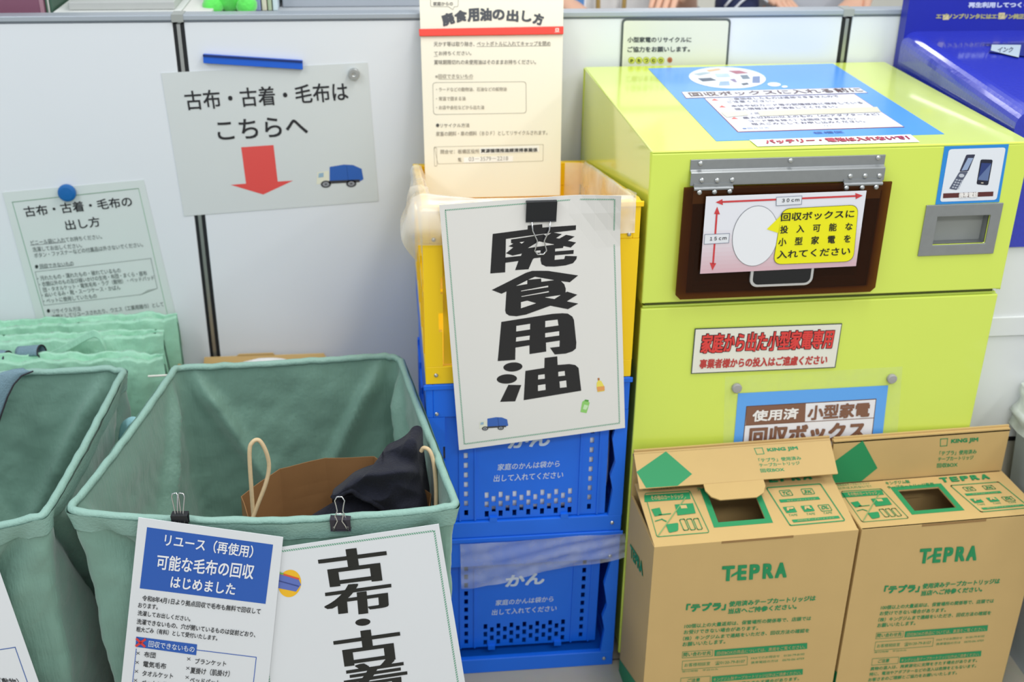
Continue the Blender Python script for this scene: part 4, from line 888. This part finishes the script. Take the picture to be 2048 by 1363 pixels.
# sheet on the left bag
lo = V((-.75, 1.46, 0)); ln_ = V((.05, -1, .05)).normalized(); pr = Print(lo, ln_, 2.1787, (0, 980), (.3, 1), rough=.25)
pr.sheet([(-690, 420), (-40, 245), (330, 1290), (-320, 1480)], M_SHEETW, .0008); pr.line([(-300, 740), (66, 683), (215, 1105)], 4, (80, 110, 170), 1); pr.text('ラグ（敷物）', (-90, 812), (78, 818), 34, (52, 54, 58), 2, .012)
tag(pr.mb.build('hanging_sign', at=pr.cen), 'tilted white sheet at the lower left corner, on the left green bag', 'sign')

# ------------------------------------------------------------------ cardboard cartridge boxes
TA, TW, TDP, TH, THD = .047, .3705, .165, .4186, .0955
GR = (30, 138, 84)
TO1 = V((.4317, 1.602, 0)); TO2 = V((.8078, 1.6195, 0))
def tmat(o): return Matrix.Translation(o) @ Matrix.Rotation(TA, 4, 'Z')
def tb_body():
    pr = Print(TO1+V((sin(TA), -cos(TA), 0))*.0004, V((sin(TA), -cos(TA), 0)), 2.71, (1230, 860), (-.13, 1), rough=.6, inv=tmat(TO1).inverted()); b = pr.mb
    for c_, x0, x1 in (('T', 576, 648), ('E', 662, 714), ('P', 726, 784), ('R', 798, 860), ('A', 866, 932)): pr.text(c_, (x0+5, 736-(x0-576)*.062), (x1+2, 736-(x1-576)*.062), 82, GR, 1, .06, .05, (-.06, 1))
    pr.poly([(632, 782), (670, 760), (670, 774), (628, 797)], GR, 1)
    pr.text('「テプラ」', (388, 940), (605, 928), 46, GR, 1, .05); pr.text('使用済みテープカートリッジは', (620, 926), (1090, 893), 30, GR, 1, .03); pr.text('当店へご持参ください。', (616, 965), (988, 938), 30, GR, 1, .03)
    for s_, tl, tr in (('100個以上の大量返却は、保管場所の関係等で、店頭では', (378, 1050), (1065, 1006)), ('お受けできない場合があります。', (375, 1082), (778, 1058)), ('（株）キングジムまで連絡をいただき、回収方法の確認を', (370, 1117), (1055, 1072)), ('お願いいたします。', (368, 1148), (600, 1132))): pr.text(s_, tl, tr, 23, GR, 1, .012)
    pr.line([(366, 1200), (530, 1189), (528, 1222), (364, 1233)], 2, GR, 1, closed=True); pr.text('問い合わせ先', (372, 1204), (522, 1194), 22, GR, 1, .015)
    pr.poly([(540, 1190), (1042, 1151), (1041, 1183), (539, 1223)], GR, 1); pr.text('回収BOXの商品については、裏面をご覧ください。', (552, 1197), (1030, 1160), 20, (196, 168, 112), 3)
    pr.line([(366, 1250), (718, 1225), (716, 1270), (363, 1297)], 2, GR, 1, closed=True); pr.text('お客様相談室　☎0120-79-8107', (378, 1262), (706, 1239), 22, GR, 1)
    pr.text('FAXでのお問合せ　0120-79-8102', (738, 1228), (1028, 1204), 14, GR, 1); pr.text('携帯電話の方は　0570-06-4759', (738, 1252), (1026, 1228), 14, GR, 1); pr.text('受付時間　平日のみ', (364, 1302), (560, 1288), 10, GR, 1)
    pr.line([(357, 1342), (517, 1331), (515, 1366), (355, 1378)], 2, GR, 1, closed=True); pr.text('ご注意', (394, 1345), (462, 1340), 20, GR, 1, .015)
    pr.poly([(525, 1333), (1018, 1292), (1017, 1322), (524, 1364)], GR, 1); pr.text('キングジム製テープカートリッジ以外はご遠慮ください。', (534, 1340), (1008, 1301), 18, (196, 168, 112), 3)
    for k, (s_, e) in enumerate((('異物の混入は、再資源化に支障をきたす場合があります。', 1000), ('特に、電池やアダプターなどの混入は危険をともないます。', 1000), ('お客さまのご理解とご協力をお願いいたします。', 890))): pr.text(s_, (352-3*k, 1388+30*k), (e-3*k, 1388+30*k-(e-352)*.083), 20, GR, 1, .01)
    c, ci = M_CARD, M_CARDIN; th = .004; w_, d = TW, TDP
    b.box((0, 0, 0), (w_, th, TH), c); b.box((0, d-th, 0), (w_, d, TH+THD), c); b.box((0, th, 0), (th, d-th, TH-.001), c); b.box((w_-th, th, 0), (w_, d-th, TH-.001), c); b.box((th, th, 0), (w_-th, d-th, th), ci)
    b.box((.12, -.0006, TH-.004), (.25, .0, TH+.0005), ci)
    for x in (-.0004, w_+.0004): b.add([(x, 0, 0), (x, d, 0), (x, d, .03), (x, 0, .095)], [(0, 1, 2, 3)], ink(GR, .6))
    b.add([(0, -.0004, 0), (w_, -.0004, 0), (w_, -.0004, .018), (0, -.0004, .018)], [(0, 1, 2, 3)], ink(GR, .6))
    sp_ = Print(TO1+tmat(TO1).to_3x3() @ V((-.0006, 0, 0)), tmat(TO1).to_3x3() @ V((-1, 0, 0)), 2.605, (1220, 840), (.15, 1), mb=b, rough=.6, inv=tmat(TO1).inverted()); sp_.text('TEPRA', (105, 640), (172, 745), 66, GR, 1, .04, .04, (.0, 1))
    return b
def tb_top():
    t2 = tmat(TO2); n = V((0, 0, 1)); b = MB(); pr = Print((0, 0, TH+.0006), n, 2.605, (1640, 840), (60, 112), mb=b, rough=.6, inv=Matrix.Translation((0, 0, -TH)) @ t2.inverted())
    pr.o = V((0, 0, TH+.0006))
    L = lambda q: pr.U(q)
    hq = [L(p) for p in ((412, 358), (640, 338), (752, 450), (522, 466))]; hx0, hx1 = (hq[0].x+hq[3].x)/2, (hq[1].x+hq[2].x)/2; hy0, hy1 = (hq[2].y+hq[3].y)/2, (hq[0].y+hq[1].y)/2
    d = TDP-.016; xs = [.001, hx0, hx1, TW-.001]; ys = [0, hy0, hy1, d]
    for i in range(3):
        for j in range(3):
            if i == 1 and j == 1: continue
            b.box((xs[i], ys[j], -.003), (xs[i+1], ys[j+1], 0), M_CARD)
    e = .011; z = .0004
    for a in ([(hx0-e, hy0-e), (hx1+e, hy0-e), (hx1+e, hy0), (hx0-e, hy0)], [(hx0-e, hy1), (hx1+e, hy1), (hx1+e, hy1+e), (hx0-e, hy1+e)], [(hx0-e, hy0), (hx0, hy0), (hx0, hy1), (hx0-e, hy1)], [(hx1, hy0), (hx1+e, hy0), (hx1+e, hy1), (hx1, hy1)]):
        b.add([(x, y, z) for x, y in a], [(0, 1, 2, 3)], ink(GR, .6))
    pr.rrect([(108, 365), (330, 350), (480, 508), (222, 530)], 10, GR, 1, 3); pr.poly([(108, 372), (332, 356), (345, 382), (118, 398)], GR, 1); pr.text('その他のカートリッジ', (140, 374), (300, 364), 20, (200, 172, 116), 3, .01)
    pr.text('使用済みテープカートリッジ', (82, 326), (262, 314), 14, GR, 1); pr.text('以外は入れないで！', (90, 342), (270, 330), 14, GR, 1)
    pr.text('キングジム製', (350, 312), (482, 302), 20, GR, 1, .02); pr.text('テープカートリッジ専用', (360, 336), (615, 316), 18, GR, 1, .02)
    pr.poly([(160, 425), (200, 418), (222, 446), (186, 452)], GR, 2); pr.line([(205, 446), (262, 440)], 4, GR, 2); pr.poly([(272, 405), (362, 398), (388, 436), (300, 446)], GR, 2); pr.poly([(300, 408), (330, 406), (340, 418), (310, 420)], (200, 172, 116), 3)
    pr.rrect([(252, 482), (312, 474), (322, 505), (278, 514)], 8, GR, 2); pr.line([(195, 470), (225, 462), (250, 470)], 4, GR, 2)
    for k in range(3): pr.rrect([(314+34*k, 462-2*k), (338+34*k, 459-2*k), (374+34*k, 500-2*k), (350+34*k, 503-2*k)], 6, GR, 2, 3)
    pr.line([(318, 378), (228, 524)], 5, (120, 160, 100), 4)
    pr.rrect([(712, 332), (978, 312), (1150, 450), (880, 474)], 8, GR, 1, 4); [pr.text(c_, (648+56*k, 292-4.4*k), (648+56*k+44, 289-4.4*k), 30, GR, 1, .12, .05, (40, 60)) for k, c_ in enumerate('TEPRA')]
    for q in ([(778, 342), (832, 338), (856, 358), (802, 362)], [(886, 334), (940, 330), (964, 350), (908, 354)]): pr.rrect(q, 5, GR, 1, 2.5)
    pr.text('TC', (796, 346), (832, 343), 14, GR, 1, .04); pr.text('3K', (904, 338), (942, 335), 14, GR, 1, .04)
    pr.poly([(790, 376), (985, 361), (998, 371), (802, 387)], GR, 1); pr.text('TCテープカートリッジ', (830, 378), (970, 367), 7, (200, 172, 116), 3)
    for k, c_ in enumerate('PR'):
        o = 88*k; pr.rrect([(818+o, 404-6*k), (872+o, 400-6*k), (898+o, 422-6*k), (846+o, 427-6*k)], 4, GR, 1); pr.text(c_, (838+o, 407-6*k), (872+o, 404-6*k), 14, (204, 176, 120), 3, .08)
        pr.text('TAPE', (856+o, 431-6*k), (900+o, 428-6*k), 9, GR, 1)
    pr.rrect([(992, 394), (1046, 390), (1072, 412), (1020, 416)], 4, GR, 1, 2.5); pr.text('DL', (1012, 397), (1048, 394), 14, GR, 1, .06); pr.text('TAPE', (1028, 420), (1072, 416), 9, GR, 1)
    pr.poly([(880, 452), (1110, 432), (1122, 441), (893, 462)], GR, 1); pr.text('PRO,DLテープカートリッジ', (910, 452), (1090, 437), 7, (200, 172, 116), 3)
    return b
def tb_flap():
    b = MB(); t2 = tmat(TO2); hl = .066; kz = .0895/hl
    n = t2.to_3x3() @ V((0, -1, 0)); o = t2 @ V((0, TDP-.0105, 0)); top = TH+THD-.006
    pr = Print(o, n, 2.605, (1640, 840), (-.1, 1), mb=b, rough=.6, inv=Matrix.Diagonal((1, 1, 1/kz, 1)) @ Matrix.Translation((0, -(TDP-.0065), -top)) @ t2.inverted())
    x0, x1 = -.002, TW-.001
    b.box((x0, -.004, -hl), (x1, 0, 0), M_CARD); b.box((x0, -.004, -.002), (x1, .0065, .002), M_CARD)
    P = pr.U
    pr.poly([(225, 97), (307, 238), (218, 306), (66, 316), (48, 220)], GR, 1)
    pr.line([(655, 87), (694, 84), (690, 121), (654, 124)], 4, GR, 1, closed=True); pr.text('KING JIM', (714, 87), (864, 77), 27, GR, 1, .05)
    pr.text('「テプラ」使用済み', (650, 149), (856, 138), 24, GR, 1, .02); pr.text('テープカートリッジ', (642, 180), (838, 169), 22, GR, 1, .02); pr.text('回収BOX', (636, 212), (750, 206), 23, GR, 1, .03)
    cx, hw = .172, .056                                    # tuck tongue
    pts = [(cx-hw, 0), (cx-hw, -.014), (cx-hw*.86, -.028), (cx-hw*.6, -.036), (cx+hw*.6, -.036), (cx+hw*.86, -.028), (cx+hw, -.014), (cx+hw, 0)]
    return b, pts, hl, top
bb = tb_body(); tt = tb_top(); fb_, tong, hl, ftop = tb_flap()
tp1 = thing('cardboard_box', 'cardboard cartridge box beside the blue crates, its top flap lifted', 'cardboard box', TO1, TA, 'cardboard cartridge boxes')
o_body = bb.build('box_body', tp1, normals=False); o_top = tt.build('top_panel', tp1, normals=False); o_flap = fb_.build('lid_flap', tp1, normals=False)
o_top.location = (0, .001, TH); o_top.rotation_euler = (R_(13.5), 0, 0)
o_flap.location = (0, TDP-.0065, ftop); o_flap.rotation_euler = (R_(-50), 0, 0)
b = MB(); b.prism([(x, -.002, z) for x, z in tong], (0, .003, 0), M_CARD); o_t = b.build('tuck_tongue', o_flap); o_t.location = (0, -.0015, -hl); o_t.rotation_euler = (R_(-16), 0, 0)
tp2 = dup(tp1); tp2.location = TO2; tp2['label'] = 'cardboard cartridge box at the right, its top flap tucked shut'; tp2.scale = (.94, .965, 1)
for c in tp2.children:
    if c.name.startswith('top_panel'): c.rotation_euler = (0, 0, 0); c.location = (0, .001, TH)
    if c.name.startswith('lid_flap'):
        c.rotation_euler = (R_(-1), 0, 0); c.location = (0, TDP-.0065, ftop); c.scale = (1, 1, .0895/hl)
        for g_ in c.children: g_.rotation_euler = (R_(3), 0, 0); g_.location = (0, .001, -hl)

# ------------------------------------------------------------------ blue ink box on its stand
M_BLUEB = mat('glossy_blue_card', (34, 48, 180), .3, var=.05, scale=30, bump=.5, bscale=130, coat=1)
IX, IY0, IY1, IZ0, IZ1 = 1.0785, 1.862, 2.392, .846, 1.098
ib = thing('ink_box', 'glossy deep blue cardboard collection box on the white cabinet', 'collection box', ((IX+.3), 2.13, IZ0))
org = V(ib.location)
b = MB(); rr = .03; prof = [(IX, IZ0)]
for k in range(7): a = R_(180-15*k); prof.append((IX+rr+rr*cos(a), IZ1-rr+rr*sin(a)))
prof += [(IX+.62, IZ1), (IX+.62, IZ0)]
def sw(y, k): return [V((x, y, z+(.034*k if z > .9 else 0)))-org for x, z in prof]
A_, B_ = sw(IY0, 0), sw(IY1-.03, 1); n = len(prof); b.add(A_+B_, [tuple(range(n)), tuple(range(n, 2*n))[::-1]]+[(i, (i+1) % n, n+(i+1) % n, n+i) for i in range(n)], M_BLUEB)
b.build('box_body', ib, smooth=False)
pr = Print((0, IY1-.0304, 0), (0, -1, 0), 4.13, (1600, 0), (-.12, 1), rough=.3, inv=Matrix.Translation(-org))
pr.mb.box(V((IX+.004, IY1-.03, IZ0))-org, V((IX+.62, IY1, 1.36))-org, mat('blue_back_card', (24, 36, 160), .4, var=.05))
pr.text('再生利用してつくられています', (1393, 18), (2180, 16), 46, (206, 214, 236), 1, .05)
pr.text('エプソンプリンタにはエプソン純正消耗品', (1126, 112), (1990, 114), 44, (180, 176, 120), 1, .05)
pr.poly([(1180, 124), (1228, 122), (1228, 162), (1178, 164)], (214, 200, 150), 2); pr.poly([(1640, 106), (1692, 104), (1694, 156), (1636, 158)], (214, 200, 150), 2)
pr.mb.build('back_card', ib, normals=False)
pr = Print(V((0, 2.1, IZ1+.0185)), V((0, -.068, 1)), 4.13, (1600, 0), (-.3, 1), rough=.3, inv=Matrix.Translation(-org))
pr.poly([(1480, 362), (1585, 372), (1560, 430), (1900, 470), (1900, 352)], (30, 40, 120), 1); pr.poly([(1584, 370), (1826, 372), (1806, 476), (1700, 450), (1575, 418)], (186, 204, 210), 2)
pr.text('インク', (1640, 390), (1764, 392), 45, (60, 66, 84), 3, .02); pr.mb.build('slot_label', ib, normals=False)
st = thing('white_cabinet', 'plain white cabinet carrying the glossy blue collection box', 'cabinet', (IX+.31, 2.13, 0)); M_WCAB = mat('white_cabinet_paint', (226, 228, 228), .45, var=.015)
b = MB(); b.box((-.308, -.262, .44), (.31, .255, IZ0-.0004), M_WCAB); b.box((-.309, -.2665, .665), (.311, -.262, .705), M_WCAB); b.build('cabinet_body', st, bevel=.002)
b = MB(); b.box((-.300, -.254, 0), (.31, .25, .428), mat('beige_plinth', (188, 184, 168), .5)); b.box((-.302, -.257, .428), (.31, .252, .44), M_BLACK); b.build('plinth', st)
# bin with white liner at the right edge
bn = thing('waste_bin', 'grey bin with a white liner at the right edge, beside the cardboard box', 'bin', (1.345, 1.72, 0))
b = MB(); b.prism([(-.115, -.12, 0), (.12, -.12, 0), (.12, .11, 0), (-.115, .11, 0)], (0, 0, .02), mat('grey_bin', (176, 182, 190), .4))
b.add([(-.115,-.12,.02),(.12,-.12,.02),(.12,.11,.02),(-.115,.11,.02),(-.145,-.15,.53),(.15,-.15,.53),(.15,.128,.53),(-.145,.128,.53)], [(0,1,5,4),(1,2,6,5),(2,3,7,6),(3,0,4,7)], mat('grey_bin', (176, 182, 190), .4)); b.build('bin_body', bn, solid=.004)
b = MB()
def lin_(u, v):
    c = [V((-.152, -.157, 0)), V((.157, -.157, 0)), V((.157, .135, 0)), V((-.152, .135, 0))]; t = u*4; i = int(t) % 4; p = c[i].lerp(c[(i+1) % 4], t-int(t)); z = .48+.075*sin(pi*min(1, v*1.15)*.5)*(1 if v < .87 else 1); k = 1+.05*noise.noise(V((u*16, v*5, 2)))-.10*max(0, v-.7)+.03*(v < .3)
    return V((p.x*k, p.y*k, z+.015*noise.noise(V((u*20, v*6, 9)))+.05*max(0, v-.55)))
b.grid(lin_, 80, 16, film('milky_liner', (232, 238, 238), .22, .3, .4, 22), closed=True); b.build('bin_liner', bn, smooth=True)

# ------------------------------------------------------------------ shelf behind the partition
sh = MB(); sh.box((-1.9, YP+.06, 0), (.36, YP+.52, 1.148), mat('shelf_grey', (190, 194, 198), .5)); tag(sh.build('low_cabinet', at=(-.7, YP+.3, 0), bevel=.003), 'long low grey cabinet behind the white partition, carrying the file box and trays', 'cabinet')
ZS = 1.1485
def xs_at(px, y): return on((px, 20), 1, y).x
def stand(name, px0, px1, y0, y1, h, col, label, cat, z0=ZS, rough=.5, group=None, extra=None):
    b = MB(); b.box((xs_at(px0, y0), y0, z0), (xs_at(px1, y0), y1, z0+h), mat(name+'_%d_%d_%d' % col, col, rough)); 
    if extra: extra(b, xs_at(px0, y0), xs_at(px1, y0), y0, y1, z0, h)
    return tag(b.build(name, at=((xs_at(px0, y0)+xs_at(px1, y0))/2, (y0+y1)/2, z0), bevel=.002), label, cat, group)
def strip_(b, x0, x1, y0, y1, z0, h): b.box((x1-.008, y0-.001, z0), (x1, y0, z0+h), mat('mauve_edge', (170, 128, 140), .5))
stand('file_box', -60, 89, YP+.08, YP+.36, .30, (132, 84, 104), 'mauve file box on the shelf behind the partition, far left', 'box', extra=strip_)
for i, (a, c) in enumerate((((92, 96), (84, 120, 96)), ((95.4, 100), (212, 216, 206)), ((100.4, 105), (64, 96, 78)))):
    stand('folder', a[0], a[1], YP+.09, YP+.33, .29, c, ('dark green folder touching the mauve file box', 'pale folder between two green folders', 'green folder nearest the white trays')[i], 'folder', group='upright folders by the file box')
def slot_(b, x0, x1, y0, y1, z0, h): b.box((x0+.02, y0-.0006, z0+.001), (x1-.025, y0, z0+.0035), mat('tray_gap', (110, 118, 124), .6))
stand('letter_tray', 106, 361, YP+.07, YP+.36, .017, (226, 228, 224), 'wide white letter tray lying on the shelf behind the partition', 'tray', extra=slot_)
stand('paper_stack', 364, 424, YP+.08, YP+.33, .016, (226, 224, 218), 'short stack of white paper beside the letter tray', 'paper')
stand('grey_binder', 138, 350, YP+.085, YP+.35, .016, (186, 188, 184), 'grey flat binder lying on the white letter tray', 'binder', ZS+.0175)
gt = MB(); c0 = on((462, 16), 1, YP+.16)
M_GRN = mat('green_plush', (96, 226, 90), .8, var=.12, scale=60, bump=.5, bscale=200, sheen=.5)
plush = thing('plush_toy', 'bright green plush lying on the shelf behind the partition', 'plush', (c0.x, YP+.16, ZS))
lump('p', (0, 0, .048), (.036, .05, .05), M_GRN, 5, .02, 4, 2.2).build('plush_body', plush, smooth=True)
for dx in (-.032, .036): lump('p', (dx, -.03, .018), (.022, .026, .0185), M_GRN, 9+dx, .02, 4, 2.2).build('plush_paw', plush, smooth=True)
b = MB(); b.tube([(.026, -.058, .036), (.02, -.055, .055), (.03, -.05, .075)], .004, mat('beige_ribbon', (226, 206, 160), .7), 8); b.build('ribbon', plush)
for i, (a, c) in enumerate((((511, 522), (150, 160, 200)), ((524, 534), (222, 214, 196)), ((536, 544), (176, 190, 160)), ((546, 556), (206, 220, 226)))):
    stand('book', a[0], a[1], YP+.16, YP+.36, .24, c, ('lavender book beside the green plush', 'cream book second from the green plush', 'sage book third from the green plush', 'pale blue book fourth from the green plush')[i], 'book', group='upright books beside the plush')
stand('grey_case', 566, 842, YP+.20, YP+.48, .30, (166, 172, 180), 'big grey case on the shelf, left of the tall cream poster', 'case')

# ------------------------------------------------------------------ people beyond the partition
M_SKIN = mat('skin', (226, 178, 150), .55, var=.04)
def chain(me_name, pts, edges, rad, m, parent, name):
    me = bpy.data.meshes.new(me_name); me.from_pydata([tuple(p) for p in pts], edges, []); me.materials.append(m)
    o = bpy.data.objects.new(name, me); COL.objects.link(o); o.parent = parent
    md = o.modifiers.new('skin', 'SKIN'); md.use_smooth_shade = True
    for v, r in zip(me.skin_vertices[0].data, rad): v.radius = r if isinstance(r, tuple) else (r, r)
    me.skin_vertices[0].data[0].use_root = True
    md = o.modifiers.new('sub', 'SUBSURF'); md.levels = 2; md.render_levels = 2
    return o
def person(label, loc, rz, top, legs, hair, lhand, rhand, s=1.0):
    t = thing('person', label, 'person', loc, rz)
    P = [(0, 0, .94*s), (0, -.005, 1.12*s), (0, .005, 1.30*s), (0, .01, 1.43*s), (0, 0, 1.50*s), (0, -.02, 1.60*s), (0, -.01, 1.68*s)]
    r = [(.15, .10), (.135, .095), (.15, .10), (.07, .06), (.05, .05), (.075, .095), (.06, .075)]
    E = [(i, i+1) for i in range(6)]
    def limb(start, pts, rs):
        k = start
        for p, q in zip(pts, rs): P.append(p); r.append(q); E.append((k, len(P)-1)); k = len(P)-1
        return k
    ends = []
    for sx, hnd in ((-1, lhand), (1, rhand)):
        limb(0, [(sx*.09, 0, .86*s), (sx*.095, -.01, .48*s), (sx*.10, .02, .09*s), (sx*.10, -.10, .035)], [.085, .058, .04, .034])
        el = ((sx*.25+hnd[0])/2+sx*.06, (hnd[1]+.05)/2+.06, (1.38*s+hnd[2])/2-.05)
        k = limb(3, [(sx*.17, .01, 1.40*s), el, hnd], [.055, .042, .028]); ends.append(k)
        h = V(hnd); d = (h-V(el)).normalized(); sd = d.cross(V((0, 0, 1))).normalized() if abs(d.z) < .95 else V((1, 0, 0)); up = sd.cross(d)
        palm = h+d*.06; kp_ = limb(k, [tuple(palm)], [(.034, .016)])
        for q, ln in ((-.027, .062), (-.009, .072), (.009, .070), (.027, .055)):
            a = palm+sd*q+d*.018; limb(kp_, [tuple(a), tuple(a+d*ln*.5-up*.006), tuple(a+d*ln-up*.022)], [.0095, .0085, .007])
        a = h+d*.02-sd*sx*.032; limb(k, [tuple(a), tuple(a+d*.035-sd*sx*.010), tuple(a+d*.06-sd*sx*.006)], [.012, .010, .008])
    chain('person_body', P, E, r, M_SKIN, t, 'body')
    f = MB()
    for sx in (-1, 1): f.lathe([(.012, 0), (.010, .004), (.003, .006)], (sx*.032, -.098, 1.615*s), (0, -1, 0), ink((40, 30, 28)), 12)
    f.lathe([(.014, 0), (.011, .012), (.004, .018)], (0, -.10, 1.585*s), (0, -1, -.2), M_SKIN, 12); f.box((-.022, -.099, 1.545*s), (.022, -.094, 1.551*s), mat('lips', (186, 100, 96), .5)); f.build('face', t)
    lump('h', (0, .005, 1.665*s), (.085, .10, .085), mat('hair_dark', hair, .5, bump=.5, bscale=150), 3, .02, 5, 2.2).build('hair', t, smooth=True)
    # clothes
    g_ = [(0, 0, .90*s), (0, -.005, 1.12*s), (0, .005, 1.30*s), (0, .01, 1.42*s)]; gr_ = [(.175, .125), (.155, .115), (.168, .118), (.08, .075)]; ge = [(0, 1), (1, 2), (2, 3)]
    for sx, hnd in ((-1, lhand), (1, rhand)):
        el = ((sx*.25+hnd[0])/2+sx*.06, (hnd[1]+.05)/2+.06, (1.38*s+hnd[2])/2-.05); wr = V(el).lerp(V(hnd), .82)
        n0 = len(g_); g_ += [(sx*.17, .01, 1.395*s), el, tuple(wr)]; gr_ += [.07, .058, .044]; ge += [(3, n0), (n0, n0+1), (n0+1, n0+2)]
    chain('top', g_, ge, gr_, top, t, 'shirt')
    l_ = [(0, 0, .93*s)]; lr = [(.165, .118)]; le = []
    for sx in (-1, 1):
        n0 = len(l_); l_ += [(sx*.09, 0, .84*s), (sx*.095, -.01, .48*s), (sx*.10, .02, .10*s)]; lr += [.10, .075, .062]; le += [(0, n0), (n0, n0+1), (n0+1, n0+2)]
    chain('legs', l_, le, lr, legs, t, 'trousers')
    return t
M_WS = mat('white_shirt', (232, 230, 228), .7, bump=.3, bscale=40); M_NV = mat('navy_cloth', (36, 44, 84), .75); M_GS = mat('grey_shirt', (196, 200, 208), .7, bump=.4, bscale=30); M_BK = mat('dark_trousers', (50, 52, 60), .8)
pa = person('person in a white top wearing a lanyard with a blue card', (on((1195, 8), 1, 3.15).x, 3.15, 0), .1, M_WS, M_BK, (40, 32, 28), (-.10, -.22, 1.06), (.14, -.20, 1.14), .97)
ax = on((1195, 8), 1, 2.82).x-pa.location.x
for dx in (-.045, .03): 
    b = MB(); b.tube([(dx*.3, -.125, 1.36), (dx, -.145, 1.2), (dx*.9, -.15, 1.05)], .006, mat('brown_strap', (176, 146, 84), .6), 8); b.build('lanyard', pa)
b = MB(); x = on((1141, 6), 1, 2.96).x-pa.location.x; b.box((x-.018, -.192, 1.055), (x+.018, -.190, 1.135), mat('card_white', (230, 234, 240), .3)); b.box((x-.013, -.1926, 1.068), (x+.013, -.192, 1.13), mat('card_blue', (90, 140, 200), .3)); b.build('name_card', pa)
pb_ = person('person in navy clothes with one bare hand held at the waist', (on((1300, 8), 1, 3.8).x, 3.8, 0), .0, M_NV, M_NV, (36, 30, 28), (-.06, -.20, 1.10), (.04, -.22, 1.03), 1.0)
pc_ = person('person in a pale grey top with a navy striped jacket on one arm', (on((1600, 8), 1, 3.25).x, 3.25, 0), -.05, M_GS, M_BK, (44, 36, 30), (-.14, -.12, 1.10), (.10, -.18, 1.08), 1.0)
b = MB(); x0 = on((1446, 8), 1, 3.07).x-pc_.location.x; x1 = on((1530, 8), 1, 3.07).x-pc_.location.x
jk = lump('j', ((x0+x1)/2, -.15, 1.05), ((x1-x0)/2, .06, .075), M_NV, 21, .01, 4, 2.4)
for dz in (0, .022): jk.tube([V((x0+.01+(x1-x0)*k/8+dz*.6, -.213+.0*k, 1.062+.052*sin(pi*k/9)-dz)) for k in range(8)], .0032, mat('white_piping', (230, 232, 238), .6), 8)
jk.build('jacket', pc_, smooth=True)
stand('document_case', 1684, 1788, YP+.12, YP+.16, .55, (232, 226, 208), 'cream upright board behind the partition, left of the blue box', 'board', 0)

# finish: lettering helper is not part of the place
bpy.data.objects.remove(_fo); bpy.data.curves.remove(_fc)
